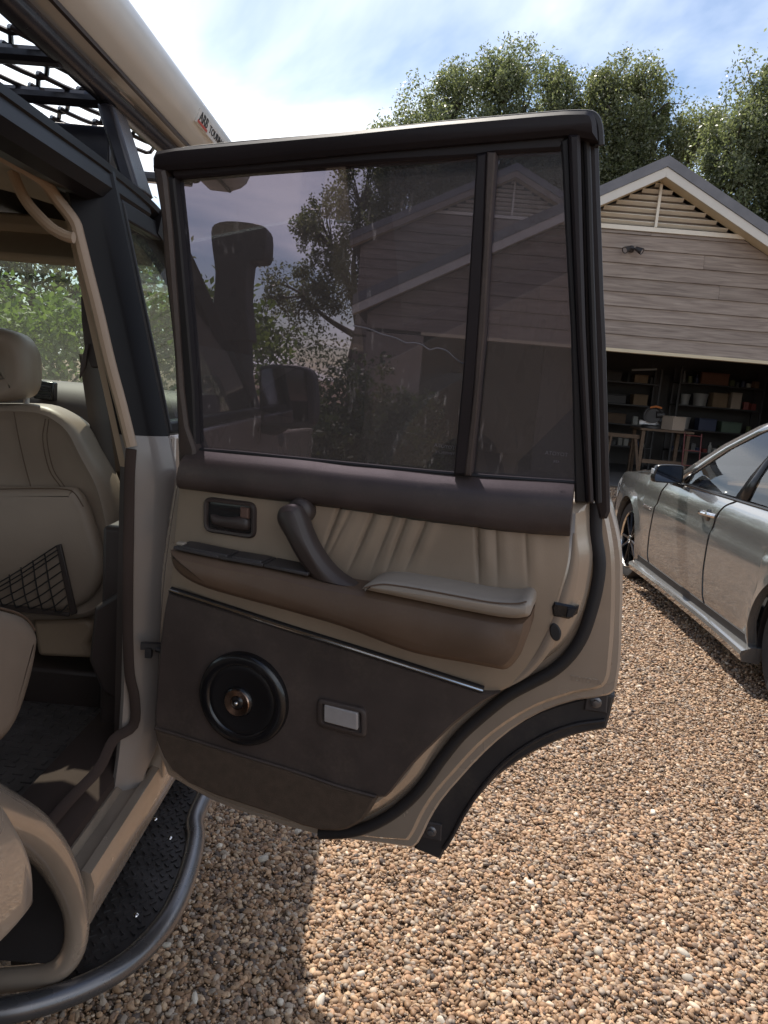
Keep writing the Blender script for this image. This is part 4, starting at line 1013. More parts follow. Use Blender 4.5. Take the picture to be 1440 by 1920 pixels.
# raised lugs of the tread plate
def inside(p, poly):
    c = False
    for i in range(len(poly)):
        a, b = poly[i], poly[i-1]
        if (a[1] > p[1]) != (b[1] > p[1]) and p[0] < (b[0]-a[0])*(p[1]-a[1])/(b[1]-a[1])+a[0]: c = not c
    return c
sp_poly = [(p[0], p[1]) for p in [(-0.528, 1.261, 0.450), (-0.523, 1.797, 0.450), (-0.444, 1.699, 0.450), (-0.438, 1.590, 0.450), (-0.404, 1.492, 0.450), (-0.394, 1.383, 0.450), (-0.402, 1.249, 0.450), (-0.429, 1.171, 0.450), (-0.477, 1.110, 0.450), (-0.525, 1.075, 0.450), (-0.566, 1.128, 0.450)]]
lug = []
for i in range(60):
    for j in range(60):
        x = -0.60+0.0165*i*0.6; y = 0.98+0.0165*j
        if (i+j) % 2: continue
        if not inside((x, y), sp_poly): continue
        lug.append(box((x, y, 0.4515), (0.013, 0.0038, 0.003), rz=R_(45) if i % 2 else R_(-45)))
if lug:
    lg = obj('tread_lugs', join(*lug), M_stepplate, SP, smooth=0); lg['kind'] = 'stuff'
for p in [(-0.500, 1.564, 0.452), (-0.444, 1.500, 0.452), (-0.432, 1.256, 0.452), (-0.500, 1.180, 0.452)]:
    obj('bolt', sphere(p, 0.006, 10, 6, (1, 1, 0.6)), M_chrome, SP)
for y in (1.15, 1.6):
    obj('step_bracket', bx(-0.62, -0.45, y, y+0.04, 0.40, 0.437), M_clad, SP)

# ---- roof rack
RK = obj('roof_rack', tube([(-0.66, -0.6, 2.022), (-0.66, 1.5, 2.024), (-0.66, 2.05, 2.036), (-0.665, 2.25, 2.04)], 0.023, 14), M_rack, LC)
for y in (0.55, 1.02, 1.40, 1.60, 2.20):
    obj('crossbar', tube([(-0.66, y, 2.012), (-2.1, y, 2.012)], 0.016, 10), M_rack, RK)
obj('rail', tube([(-2.1, -0.6, 2.02), (-2.1, 2.2, 2.03)], 0.019, 10), M_rack, RK)
obj('wind_deflector', bx(-2.1, -0.69, 1.70, 1.76, 1.90, 1.995), M_rack, RK, bevel=0.006)
for y in (-0.3, 0.85, 1.56):
    obj('rack_foot', prism([(-0.575, y, 1.84), (-0.575, y+0.10, 1.84), (-0.635, y+0.09, 2.0), (-0.635, y+0.01, 2.0)], (-0.035, 0, 0.0)), M_rack, RK, bevel=0.008)
obj('clamp_collar', tube([(-0.66, 1.62, 2.028), (-0.66, 1.70, 2.03)], 0.0225, 12), M_chrome, RK)
# wire mesh floor, wavy crimped wires
wires = []
for k in range(34):
    y0 = -0.2+0.066*k
    pp = []
    for i in range(28):
        sg = (-1)**(i+k)
        yy = y0+0.034*sg; xx = -0.665-0.050*i
        pp += [(xx+0.008, yy, 2.032+0.004*sg), (xx-0.008, yy, 2.032-0.004*sg)]
    wires.append(tube(smooth_path(pp, 2), 0.0048, 6, cap=False))
MW = obj('wire_mesh', join(*wires), M_net, RK); MW['kind'] = 'stuff'

# ---- awning on the rack side
aw = [(-0.688, 2.058), (-0.622, 2.056), (-0.612, 2.062), (-0.590, 2.070), (-0.572, 2.085), (-0.563, 2.105), (-0.560, 2.130), (-0.566, 2.142), (-0.60, 2.150), (-0.680, 2.150), (-0.690, 2.140)]
AW = obj('awning', rings([[(x, y, z) for x, z in aw] for y in (-0.1, 0.6, 1.2, 1.8, 2.48)], True, True), M_awning, LC, smooth=40)
obj('awning_lip', sweep([(-0.619, -0.1, 2.055), (-0.619, 2.48, 2.055)], [(-0.004, -0.004), (-0.004, 0.004), (0.004, 0.004), (0.004, -0.004)]), M_brownplastic, AW)
aw2 = [((x+0.625)*1.03-0.625, (z-2.10)*1.03+2.10) for x, z in aw]
obj('awning_end_cap', rings([[(x, y, z) for x, z in aw2] for y in (2.46, 2.50)], True, True), M_awning, AW, bevel=0.006)
# maker's plate with lettering
lc_ = Vector((-0.5655, 1.985, 2.098)); n_ = Vector((0.97, 0, -0.26)).normalized(); uy = Vector((0, 0, 1)); uy = (uy-n_*uy.dot(n_)).normalized(); ux = Vector((0, 1, 0))
def lab(x0, x1, z0, z1, dz): return [lc_+ux*x+uy*z+n_*dz for x, z in ((x0, z0), (x1, z0), (x1, z1), (x0, z1))]
LS = 0.74; lc_ = lc_+ux*0.055
obj('maker_plate', prism(lab(-0.17*LS, 0.17*LS, -0.021*LS, 0.021*LS, 0.003), -n_*0.008), M_white, AW, smooth=0)
obj('maker_plate_print', prism(lab(-0.165*LS, -0.055*LS, -0.019*LS, -0.011*LS, 0.0045), -n_*0.001), M_red, AW, smooth=0)
tx = text_mesh('ARB', 0.043*LS, 0.0006); obj('lettering', place([[(p[0]*1.2, p[1], p[2]) for p in tx[0]], tx[1]], lc_+ux*(-0.11*LS)+uy*0.003*LS+n_*0.004, ux, uy, n_), M_text, AW, smooth=0)
tx = text_mesh('TOURING', 0.034*LS, 0.0006); obj('lettering', place([[(p[0]*1.25, p[1], p[2]) for p in tx[0]], tx[1]], lc_+ux*0.058*LS+n_*0.004, ux, uy, n_), M_text, AW, smooth=0)

# ---- floor mat (lies loose in the footwell)
FM = thing('floor_mat', 'black ribbed rubber mat on the rear footwell floor', 'floor mat', (-0.95, 1.62, 0.62))
obj('mat_sheet', bx(-1.30, -0.585, 1.22, 1.95, 0.618, 0.628), M_mat, FM, bevel=0.004)
bars = []
for i in range(22):
    for j in range(26):
        x = -1.27+0.031*i; y = 1.25+0.0265*j
        bars.append(box((x, y, 0.6295), (0.021, 0.006, 0.004)) if (i+j) % 2 else box((x, y, 0.6295), (0.006, 0.019, 0.004)))
tb = obj('tread_bars', join(*bars), M_mat, FM, smooth=0); tb['kind'] = 'stuff'

# ================================================================== the open rear side door
HX, HY = (-0.4300, 1.3290); DX, DY = (0.96338, -0.26813); NX, NY = (-0.26813, -0.96338)
ZBELT = 1.33; LEAN = math.tan(R_(10))
def DP(s, z, off=0.0):
    o = off+max(0.0, z-ZBELT)*LEAN
    return (HX+DX*s+NX*o, HY+DY*s+NY*o, z)
def subdiv(poly, step=0.03):
    out = []
    for i in range(len(poly)):
        a = poly[i]; b = poly[(i+1) % len(poly)]; L = math.hypot(b[0]-a[0], b[1]-a[1]); k = max(1, int(L/step))
        for j in range(k): out.append((a[0]+(b[0]-a[0])*j/k, a[1]+(b[1]-a[1])*j/k))
    return out
def dpanel(poly, off, back, rnd=0.003, steps=3):
    rs = []
    for k in range(steps+1):
        a = math.pi/2*k/steps
        rs.append([DP(s, z, off-rnd*(1-math.sin(a))) for s, z in inset(poly, rnd*(1-math.cos(a)) if False else rnd*math.sin(a))] if k else [DP(s, z, off-rnd) for s, z in poly])
    base = [[DP(s, z, back) for s, z in poly]]
    return rings(base+rs, True, True)
def dtube(pts, r, seg=10, off=None, flat=1.0, n=5):
    """pts: (s,z,off) path on the door"""
    P = smooth_path([DP(*p) for p in pts], n) if n else [DP(*p) for p in pts]
    if isinstance(r, (list, tuple)):
        rr = []
        for i in range(len(r)-1):
            for k in range(n): rr.append(r[i]+(r[i+1]-r[i])*k/n)
        rr.append(r[-1]); r = rr
    return tube(P, r, seg, flat=flat, up=(NX, NY, 0))
def w3(pts, off): return [(p[0], p[1], off) for p in pts]

# outer skin and folded flange
fl_out = [(-0.016, 1.302), (-0.029, 1.216), (-0.046, 1.062), (-0.050, 0.835), (-0.050, 0.753), (-0.012, 0.666), (0.091, 0.636), (0.212, 0.626), (0.327, 0.624), (0.452, 0.641), (0.515, 0.650), (0.525, 0.663), (0.540, 0.709), (0.558, 0.754), (0.590, 0.810), (0.628, 0.870), (0.668, 0.921), (0.715, 0.965), (0.771, 0.999), (0.821, 1.019), (0.831, 1.031), (0.831, 1.081), (0.824, 1.149), (0.813, 1.242), (0.804, 1.281), (0.790, 1.320), (0.778, 1.346)]
DOOR = obj('rear_door', dpanel(smoothc(fl_out, 2), -0.066, -0.135, 0.004), M_paint, LC, smooth=40)
fl_in = [(-0.004, 1.300), (-0.016, 1.220), (-0.032, 1.068), (-0.037, 0.844), (-0.035, 0.763), (0.002, 0.680), (0.102, 0.653), (0.219, 0.642), (0.332, 0.644), (0.452, 0.658), (0.508, 0.670), (0.516, 0.685), (0.531, 0.731), (0.550, 0.774), (0.582, 0.828), (0.618, 0.885), (0.660, 0.936), (0.710, 0.981), (0.768, 1.016), (0.807, 1.034), (0.815, 1.046), (0.816, 1.089), (0.811, 1.162), (0.801, 1.243), (0.792, 1.282), (0.778, 1.325), (0.769, 1.344)]
obj('door_flange', dpanel(smoothc(fl_in, 3), -0.052, -0.068, 0.006), M_paint_in, DOOR, smooth=40)
skin = [(0.031, 1.304), (0.749, 1.344), (0.756, 1.294), (0.765, 1.257), (0.766, 1.218), (0.763, 1.178), (0.754, 1.141), (0.739, 1.106), (0.710, 1.071), (0.665, 1.027), (0.620, 0.984), (0.577, 0.927), (0.546, 0.872), (0.522, 0.817), (0.495, 0.777), (0.458, 0.736), (0.403, 0.695), (0.346, 0.673), (0.236, 0.679), (0.121, 0.689), (0.043, 0.720), (0.012, 0.791), (0.011, 0.870), (0.015, 1.086), (0.025, 1.231)]
obj('inner_skin', dpanel(smoothc(skin, 3), -0.010, -0.055, 0.020, 4), M_paint_in, DOOR, smooth=60)
# pressed rib along the jamb
rib = [(0.734, 1.293), (0.739, 1.242), (0.735, 1.198), (0.726, 1.148), (0.710, 1.096), (0.685, 1.052), (0.658, 1.023)]
obj('pressed_rib', dtube(w3(rib, -0.010), [0.003, 0.007, 0.009, 0.009, 0.009, 0.007, 0.003], 10, flat=0.35), M_paint_in, DOOR, smooth=60)
# weather strip
seal = [(0.760, 1.341), (0.765, 1.292), (0.777, 1.245), (0.778, 1.201), (0.773, 1.156), (0.765, 1.118), (0.749, 1.082), (0.725, 1.051), (0.694, 1.025), (0.661, 0.997), (0.630, 0.962), (0.587, 0.906), (0.556, 0.851), (0.531, 0.800), (0.505, 0.759), (0.471, 0.719), (0.432, 0.686), (0.392, 0.664), (0.339, 0.647)]
obj('weather_strip', dtube(w3(seal, -0.040), 0.0105, 10, flat=0.9), M_rubber, DOOR, smooth=60)
# wheel arch cladding
clad = [(0.831, 1.011), (0.825, 0.951), (0.779, 0.930), (0.738, 0.903), (0.690, 0.861), (0.651, 0.817), (0.620, 0.765), (0.595, 0.714), (0.580, 0.672), (0.566, 0.628), (0.514, 0.636), (0.523, 0.676), (0.544, 0.737), (0.579, 0.803), (0.619, 0.863), (0.662, 0.915), (0.713, 0.959), (0.771, 0.993), (0.820, 1.013)]
CL = obj('wheel_arch_cladding', dpanel(smoothc(clad, 3), -0.085, -0.125, 0.004), M_clad, DOOR, smooth=40)
lip = [(0.821, 0.967), (0.777, 0.950), (0.736, 0.925), (0.695, 0.889), (0.658, 0.845), (0.627, 0.791), (0.603, 0.738), (0.586, 0.690), (0.572, 0.655)]
obj('cladding_lip', dtube(w3(lip, -0.083), 0.004, 8), M_clad, DOOR)
for c in [(0.802, 0.997), (0.545, 0.685)]:
    ax = (NX, NY, 0)
    obj('bolt_recess', dpanel([(c[0]-0.017, c[1]-0.018), (c[0]+0.02, c[1]-0.016), (c[0]+0.018, c[1]+0.018), (c[0]-0.017, c[1]+0.016)], -0.080, -0.088, 0.002), M_ledge_top, DOOR)
    obj('bolt', lathe([(0.010, -0.003), (0.010, 0.0), (0.007, 0.002), (0.006, 0.002), (0.0055, 0.007), (0.0, 0.008)], DP(c[0], c[1], -0.079), ax, 12, True), M_steptube, DOOR)
# painted sash plate under the frame at the latch side, and latch
la = [(0.714, 1.170), (0.717, 1.179), (0.735, 1.179), (0.755, 1.177), (0.754, 1.166), (0.742, 1.155), (0.718, 1.156)]
obj('door_latch', dpanel(la, -0.004, -0.03, 0.003), M_gloss, DOOR)
la2 = [(0.738, 1.174), (0.755, 1.179), (0.748, 1.161), (0.737, 1.158)]
obj('latch_claw', dpanel(la2, 0.002, -0.01, 0.002), M_rubber, DOOR)
ov = [(0.724, 1.130), (0.732, 1.131), (0.726, 1.117)]
c = ov[0]
obj('rubber_plug', dpanel([(c[0]+0.009*math.cos(a)-0.003*math.sin(a), c[1]+0.0145*math.sin(a)) for a in np.linspace(0, 2*math.pi, 20, endpoint=False)], -0.005, -0.02, 0.002), M_rubber, DOOR)
# pressed lettering
tp_ = [(0.764, 1.042), (0.799, 1.043)]
a0 = Vector(DP(*tp_[0], -0.0515)); a1 = Vector(DP(*tp_[1], -0.0515)); ux = (a1-a0).normalized(); nn_ = Vector((NX, NY, 0)); uy = nn_.cross(ux).normalized()
if uy.z < 0: uy = -uy
tx = text_mesh('TOYOTA', 0.0125, 0.0008)
obj('pressed_lettering', place(tx, (a0+a1)/2, ux, uy, nn_), M_paint_in, DOOR, smooth=0)

# ---- window frame
hdr = [(0.018, 1.819), (0.024, 1.828), (0.062, 1.833), (0.169, 1.840), (0.338, 1.851), (0.482, 1.862), (0.613, 1.870), (0.652, 1.872), (0.681, 1.872), (0.691, 1.869), (0.696, 1.860), (0.701, 1.837), (0.664, 1.844), (0.543, 1.836), (0.404, 1.827), (0.271, 1.817), (0.164, 1.809), (0.017, 1.800)]
obj('window_frame_header', dpanel(hdr, 0.004, -0.045, 0.006), M_black, DOOR, smooth=40)
hl = [(0.042, 1.805), (0.158, 1.812), (0.266, 1.820), (0.401, 1.830), (0.541, 1.840), (0.661, 1.847), (0.653, 1.830), (0.565, 1.826), (0.537, 1.822), (0.402, 1.816), (0.179, 1.802), (0.049, 1.792)]
obj('header_lip', dpanel(hl, -0.010, -0.035, 0.003), M_black, DOOR)
edge = [(0.022, 1.825), (0.062, 1.833), (0.169, 1.841), (0.338, 1.851), (0.482, 1.863), (0.613, 1.871), (0.651, 1.873), (0.681, 1.873), (0.692, 1.869), (0.698, 1.857), (0.702, 1.837)]
obj('frame_seal', dtube(w3(edge, -0.022), 0.0075, 8, n=3), M_rubber, DOOR)
fl_ = [(0.017, 1.808), (0.027, 1.738), (0.027, 1.663), (0.033, 1.584), (0.036, 1.514), (0.033, 1.391), (0.030, 1.331), (0.032, 1.310), (0.067, 1.314), (0.066, 1.354), (0.053, 1.393), (0.048, 1.457), (0.047, 1.582), (0.045, 1.707), (0.041, 1.790), (0.038, 1.802)]
obj('window_frame_front_rail', dpanel(fl_, 0.003, -0.045, 0.005), M_vinyl_lo, DOOR, smooth=40)
fi = [(0.034, 1.795), (0.051, 1.792), (0.056, 1.713), (0.061, 1.586), (0.065, 1.459), (0.063, 1.354), (0.043, 1.352), (0.042, 1.457), (0.040, 1.583), (0.037, 1.708)]
obj('front_rail_channel', dpanel(fi, -0.006, -0.035, 0.003), M_rubber, DOOR)
fs = [(0.017, 1.800), (0.025, 1.734), (0.025, 1.661), (0.030, 1.581), (0.033, 1.513), (0.030, 1.391), (0.030, 1.310)]
obj('front_rail_seal', dtube(w3(fs, -0.014), 0.005, 8, n=3), M_rubber, DOOR)
rr_ = [(0.672, 1.848), (0.699, 1.851), (0.709, 1.787), (0.732, 1.646), (0.742, 1.589), (0.763, 1.453), (0.782, 1.331), (0.779, 1.319), (0.767, 1.316), (0.755, 1.348), (0.732, 1.460), (0.710, 1.595), (0.691, 1.722)]
obj('window_frame_rear_rail', dpanel(rr_, -0.028, -0.06, 0.005), M_black, DOOR, smooth=40)
r2 = [(0.662, 1.844), (0.677, 1.845), (0.695, 1.722), (0.714, 1.596), (0.737, 1.460), (0.756, 1.345), (0.746, 1.343), (0.726, 1.459), (0.702, 1.595), (0.682, 1.721)]
obj('rear_rail_face', dpanel(r2, 0.002, -0.04, 0.004), M_black, DOOR, smooth=40)
r3 = [(0.651, 1.840), (0.663, 1.845), (0.682, 1.723), (0.703, 1.596), (0.726, 1.459), (0.747, 1.343), (0.728, 1.341), (0.723, 1.380), (0.693, 1.595), (0.671, 1.723), (0.656, 1.816)]
obj('rear_rail_channel', dpanel(r3, -0.008, -0.035, 0.003), M_rubber, DOOR)
rs_ = [(0.684, 1.848), (0.693, 1.794), (0.707, 1.702), (0.725, 1.589), (0.743, 1.477), (0.755, 1.398), (0.763, 1.345)]
obj('rear_rail_seal', dtube(w3(rs_, -0.020), 0.005, 8, n=3), M_rubber, DOOR)
dv = [(0.539, 1.822), (0.554, 1.824), (0.561, 1.632), (0.561, 1.525), (0.558, 1.366), (0.536, 1.363), (0.540, 1.523), (0.540, 1.631)]
obj('window_divider', dpanel(dv, -0.002, -0.034, 0.003), M_black, DOOR)
dv2 = [(0.554, 1.824), (0.566, 1.824), (0.566, 1.719), (0.569, 1.588), (0.567, 1.477), (0.564, 1.365), (0.554, 1.364), (0.559, 1.492), (0.559, 1.617), (0.558, 1.719)]
obj('divider_channel', dpanel(dv2, 0.0, -0.03, 0.002), M_vinyl_lo, DOOR)
# panes
pn = [(0.033, 1.798), (0.173, 1.808), (0.398, 1.821), (0.537, 1.828), (0.539, 1.634), (0.537, 1.356), (0.413, 1.345), (0.045, 1.343), (0.044, 1.576)]
obj('window_pane', prism([DP(s, z, -0.022) for s, z in subdiv(pn)], (-NX*0.004, -NY*0.004, 0)), G_tint, DOOR, smooth=0)
qp = [(0.560, 1.831), (0.655, 1.836), (0.673, 1.725), (0.694, 1.596), (0.726, 1.371), (0.558, 1.357), (0.563, 1.525), (0.562, 1.694)]
obj('quarter_pane', prism([DP(s, z, -0.022) for s, z in subdiv(qp)], (-NX*0.004, -NY*0.004, 0)), G_tint, DOOR, smooth=0)
# lifted wrinkle in the tint film
wr = [(0.354, 1.584), (0.379, 1.580), (0.402, 1.575), (0.424, 1.569), (0.442, 1.563), (0.455, 1.565), (0.468, 1.561), (0.481, 1.556), (0.494, 1.559), (0.509, 1.554), (0.524, 1.545), (0.539, 1.536)]
M_film = mat('film_wrinkle', (0.16, 0.15, 0.16), 0.5)
obj('film_wrinkle', dtube([(p[0], p[1]+0.0012*math.sin(i*2.3), -0.0222) for i, p in enumerate(wr)], 0.0011, 5, n=4), M_film, DOOR)
def print_on(body, px, size, off, m, col=None):
    a0 = Vector(DP(*px[0], off)); a1 = Vector(DP(*px[1], off)); ux = (a1-a0).normalized()
    up_ = Vector(DP(px[0][0], px[0][1]+0.01, off))-Vector(DP(px[0][0], px[0][1], off)); up_.normalize()
    nn = ux.cross(up_).normalized()
    if nn.dot(Vector((NX, NY, 0))) < 0: nn = -nn
    tx = text_mesh(body, size, 0.0001)
    # etched for a reader outside: mirrored seen from inside
    return obj('etched_glass_mark', place([[(-p[0], p[1], p[2]) for p in tx[0]], tx[1]], (a0+a1)/2, ux, up_, nn), m, DOOR, smooth=0)
M_etch = mat('etched_mark', (0.13, 0.12, 0.13), 0.7)
print_on('TOYOTA', [(0.504, 1.406), (0.525, 1.405)], 0.0085, -0.0213, M_etch)
print_on('TEMPERLITE', [(0.503, 1.395), (0.528, 1.395)], 0.006, -0.0213, M_etch)
print_on('TOYOTA', [(0.681, 1.413), (0.702, 1.413)], 0.0085, -0.0213, M_etch)
print_on('43R', [(0.682, 1.401), (0.703, 1.401)], 0.006, -0.0213, M_etch)

# ---- waist trim
wt_t = [(0.049, 1.353), (0.153, 1.356), (0.274, 1.359), (0.350, 1.359), (0.425, 1.361), (0.540, 1.363), (0.632, 1.368), (0.696, 1.372), (0.724, 1.373)]
wt_b = [(0.041, 1.279), (0.193, 1.281), (0.318, 1.283), (0.431, 1.283), (0.501, 1.283), (0.573, 1.283), (0.624, 1.283), (0.682, 1.285), (0.728, 1.289)]
def resamp(c, n):
    c = smooth_path(c, 8); L = [0]
    for i in range(1, len(c)): L.append(L[-1]+math.hypot(c[i][0]-c[i-1][0], c[i][1]-c[i-1][1]))
    out = []
    for k in range(n+1):
        t_ = L[-1]*k/n; i = min(len(L)-2, max(0, next((j for j in range(len(L)-1) if L[j+1] >= t_-1e-9), len(L)-2)))
        q = (t_-L[i])/max(1e-9, L[i+1]-L[i]); out.append((c[i][0]+(c[i+1][0]-c[i][0])*q, c[i][1]+(c[i+1][1]-c[i][1])*q))
    return out
Tt = resamp(wt_t, 40); Tb = resamp(wt_b, 40); rg = []
for (s0, z0), (s1, z1) in zip(Tt, Tb):
    sec = []
    for t_, o in ((-0.02, -0.024), (0.0, -0.018), (0.03, -0.012), (0.10, -0.001), (0.17, 0.009), (0.24, 0.017), (0.32, 0.022), (0.45, 0.025), (0.70, 0.027), (0.88, 0.022), (0.97, 0.012), (1.0, -0.01)):
        sec.append(DP(s0+(s1-s0)*t_, z0+(z1-z0)*t_+(0.0 if t_ > 0 else 0.0), o))
    rg.append(sec)
obj('waist_trim', rings(rg, True, True), M_vinyl, DOOR, smooth=50)
ws_ = [(0.031, 1.350), (0.138, 1.355), (0.261, 1.357), (0.416, 1.360), (0.534, 1.363), (0.628, 1.367), (0.724, 1.372)]
obj('glass_wiper_seal', dtube(w3(ws_, -0.016), 0.004, 8), M_rubber, DOOR)

# ---- upholstered panel with gathers
cT = resamp([(0.028, 1.279), (0.183, 1.281), (0.309, 1.283), (0.425, 1.283), (0.496, 1.282), (0.570, 1.283), (0.621, 1.283), (0.680, 1.285), (0.727, 1.287)], 420)
cB = resamp([(0.016, 1.080), (0.136, 1.068), (0.265, 1.053), (0.388, 1.038), (0.505, 1.024), (0.621, 1.010), (0.649, 1.013)], 420)
cL = resamp([(0.028, 1.279), (0.023, 1.204), (0.016, 1.080)], 60)
cR = resamp([(0.727, 1.287), (0.729, 1.245), (0.723, 1.198), (0.714, 1.144), (0.696, 1.080), (0.671, 1.033), (0.649, 1.013)], 60)
pleats = [(p, q) for p, q in zip([(0.343, 1.274), (0.364, 1.275), (0.405, 1.277), (0.439, 1.276), (0.462, 1.276), (0.496, 1.277), (0.583, 1.280), (0.613, 1.281), (0.659, 1.283)], [(0.321, 1.203), (0.333, 1.200), (0.374, 1.187), (0.414, 1.192), (0.440, 1.196), (0.473, 1.201), (0.595, 1.193), (0.625, 1.200), (0.672, 1.207)])]
amp = [1.0, 0.7, 1.0, 0.7, 1.0, 0.9, 1.0, 0.5, 0.45]
def leather(i, j):
    u = i/420; v = j/60
    a = Vector(cT[i])*(1-v)+Vector(cB[i])*v; b = Vector(cL[j])*(1-u)+Vector(cR[j])*u
    c = (Vector(cT[0])*(1-u)+Vector(cT[420])*u)*(1-v)+(Vector(cB[0])*(1-u)+Vector(cB[420])*u)*v
    p = a+b-c
    o = 0.006*math.sin(math.pi*min(1, max(0, u)))**0.5
    for (q0, q1), am in zip(pleats, amp):
        t_ = (q0[1]-p.y)/(q0[1]-q1[1]); sx = q0[0]+(q1[0]-q0[0])*t_
        dd = p.x-sx
        if abs(dd) < 0.06 and t_ < 1.25:
            fade = max(0, min(1, (1.2-t_)/0.7))
            o -= am*0.0065*fade*math.exp(-abs(dd/0.0030)**1.5)
            o += am*0.0038*fade*math.exp(-((dd-0.015)/0.010)**2)
    ed = min(u, 1-u)*6
    if ed < 1: o -= 0.010*(1-ed)**2
    return DP(p.x, p.y, o)
V = [leather(i, j) for i in range(421) for j in range(61)]
Fc = [(i*61+j, (i+1)*61+j, (i+1)*61+j+1, i*61+j+1) for i in range(420) for j in range(60)]
obj('leather_panel', (V, Fc), M_leather, DOOR, smooth=80)

# ---- armrest moulding
led = [(0.059, 1.179), (0.088, 1.177), (0.167, 1.173), (0.243, 1.173), (0.341, 1.167), (0.418, 1.167), (0.519, 1.164), (0.613, 1.161), (0.662, 1.163), (0.688, 1.171), (0.688, 1.146), (0.683, 1.119), (0.676, 1.099), (0.661, 1.079), (0.638, 1.077), (0.592, 1.077), (0.545, 1.076), (0.494, 1.079), (0.390, 1.098), (0.314, 1.106), (0.247, 1.112), (0.174, 1.118), (0.119, 1.125), (0.082, 1.138), (0.064, 1.155)]
ARM = obj('armrest_moulding', dpanel(smooth_path(led[10:]+led[:1], 3)[:-1]+led[:10], 0.070, -0.005, 0.010, 3), M_ledge, DOOR, smooth=50)
pad = [(0.421, 1.172), (0.427, 1.180), (0.443, 1.188), (0.463, 1.192), (0.511, 1.193), (0.570, 1.192), (0.628, 1.191), (0.664, 1.194), (0.679, 1.198), (0.686, 1.194), (0.688, 1.184), (0.687, 1.175), (0.678, 1.170), (0.662, 1.166), (0.614, 1.165), (0.521, 1.168), (0.469, 1.170)]
obj('armrest_pad', dpanel(smoothc(pad, 3, 70), 0.082, -0.004, 0.007, 4), M_pad, DOOR, smooth=60)
sm_ = [(0.426, 1.176), (0.445, 1.184), (0.465, 1.188), (0.510, 1.189), (0.570, 1.188), (0.628, 1.187), (0.664, 1.191), (0.681, 1.197)]
obj('pad_seam', dtube(w3(sm_, 0.0815), 0.0012, 6), M_thread, DOOR)
# charcoal inlay on the ledge top with two lids
lt = [(p[0], p[1]) for p in [(0.065, 1.180), (0.163, 1.176), (0.240, 1.175), (0.321, 1.172)]]
def ledge_box(a, b, o0, o1, h, m, nm, dz=0.0):
    V = [DP(a[0], a[1]+dz, o0), DP(b[0], b[1]+dz, o0), DP(b[0], b[1]+dz, o1), DP(a[0], a[1]+dz, o1)]
    return obj(nm, prism(V, (0, 0, h)), m, DOOR, bevel=0.0015)
def lp_(t_): 
    k = min(2, int(t_*3)); q = t_*3-k; return (lt[k][0]+(lt[k+1][0]-lt[k][0])*q, lt[k][1]+(lt[k+1][1]-lt[k][1])*q)
for t0, t1 in ((0.0, 0.30), (0.31, 0.66), (0.67, 1.0)):
    ledge_box(lp_(t0), lp_(t1), 0.008, 0.062, 0.006, M_ledge_top, 'ledge_inlay', 0.0015)
ledge_box(lp_(0.05), lp_(0.36), 0.018, 0.060, 0.010, M_ledge_top, 'ashtray_lid', 0.001)
ledge_box(lp_(0.40), lp_(0.64), 0.018, 0.060, 0.010, M_ledge_top, 'window_switch', 0.001)
q = lp_(0.02)
obj('broken_clip', place(box((0, 0, 0), (0.016, 0.012, 0.006)), DP(q[0], q[1]+0.010, 0.045), (DX, DY, 0), (NX, NY, 0), (0.2, 0, 1)), M_pad, DOOR, bevel=0.002)
# ---- pull handle
hp = [(0.276, 1.272), (0.277, 1.259), (0.286, 1.244), (0.300, 1.224), (0.315, 1.205), (0.330, 1.187), (0.351, 1.171), (0.379, 1.159), (0.406, 1.154)]
offs = [0.035, 0.050, 0.058, 0.062, 0.062, 0.058, 0.054, 0.050, 0.046]
strap = [(0.254, 1.261), (0.260, 1.248), (0.270, 1.235), (0.287, 1.210), (0.306, 1.187), (0.327, 1.168), (0.353, 1.157), (0.379, 1.154), (0.414, 1.159), (0.392, 1.171), (0.370, 1.181), (0.350, 1.196), (0.334, 1.213), (0.319, 1.234), (0.309, 1.253), (0.300, 1.273), (0.290, 1.286), (0.273, 1.287), (0.258, 1.278)]
obj('pull_handle', dpanel(smoothc(strap, 3, 60), 0.060, 0.026, 0.010, 4), M_brownplastic, DOOR, smooth=60)
kc = hp[0]
obj('handle_boss', lathe([(0.021, -0.03), (0.022, 0.0), (0.0235, 0.012), (0.021, 0.020), (0.012, 0.024), (0.0, 0.025)], DP(kc[0]+0.008, kc[1]+0.001, 0.012), (NX, NY, 0.0), 24), M_brownplastic, DOOR, smooth=60)
# ---- inside handle
def rrect(c4, r, n=5):
    """rounded quad from 4 corners"""
    out = []
    for i in range(4):
        p = Vector(c4[i]); a = (Vector(c4[i-1])-p).normalized(); b = (Vector(c4[(i+1) % 4])-p).normalized()
        p0 = p+a*r; p1 = p+b*r
        for k in range(n+1):
            t_ = k/n; out.append(tuple((1-t_)**2*p0+2*t_*(1-t_)*p+t_*t_*p1))
    return out
hb = [(0.090, 1.272), (0.193, 1.274), (0.196, 1.209), (0.093, 1.209)]
outer = rrect(hb, 0.016); 
n_o = len(outer); inn_ = inset(outer, 0.009)
rg = [[DP(s, z, 0.0) for s, z in outer], [DP(s, z, 0.010) for s, z in outer], [DP(s, z, 0.013) for s, z in inset(outer, 0.003)], [DP(s, z, 0.012) for s, z in inset(outer, 0.007)], [DP(s, z, 0.006) for s, z in inn_]]
obj('handle_bezel', rings(rg, True, False), M_brownplastic, DOOR, smooth=50)
dish = [[DP(s, z, 0.0075) for s, z in inset(outer, 0.008)]]
cx_ = sum(p[0] for p in outer)/n_o; cz_ = sum(p[1] for p in outer)/n_o
for k, o in ((0.85, 0.0085), (0.6, 0.0078), (0.3, 0.0072)):
    dish.append([DP(cx_+(s-cx_)*k, cz_+(z-cz_)*k, o) for s, z in inn_])
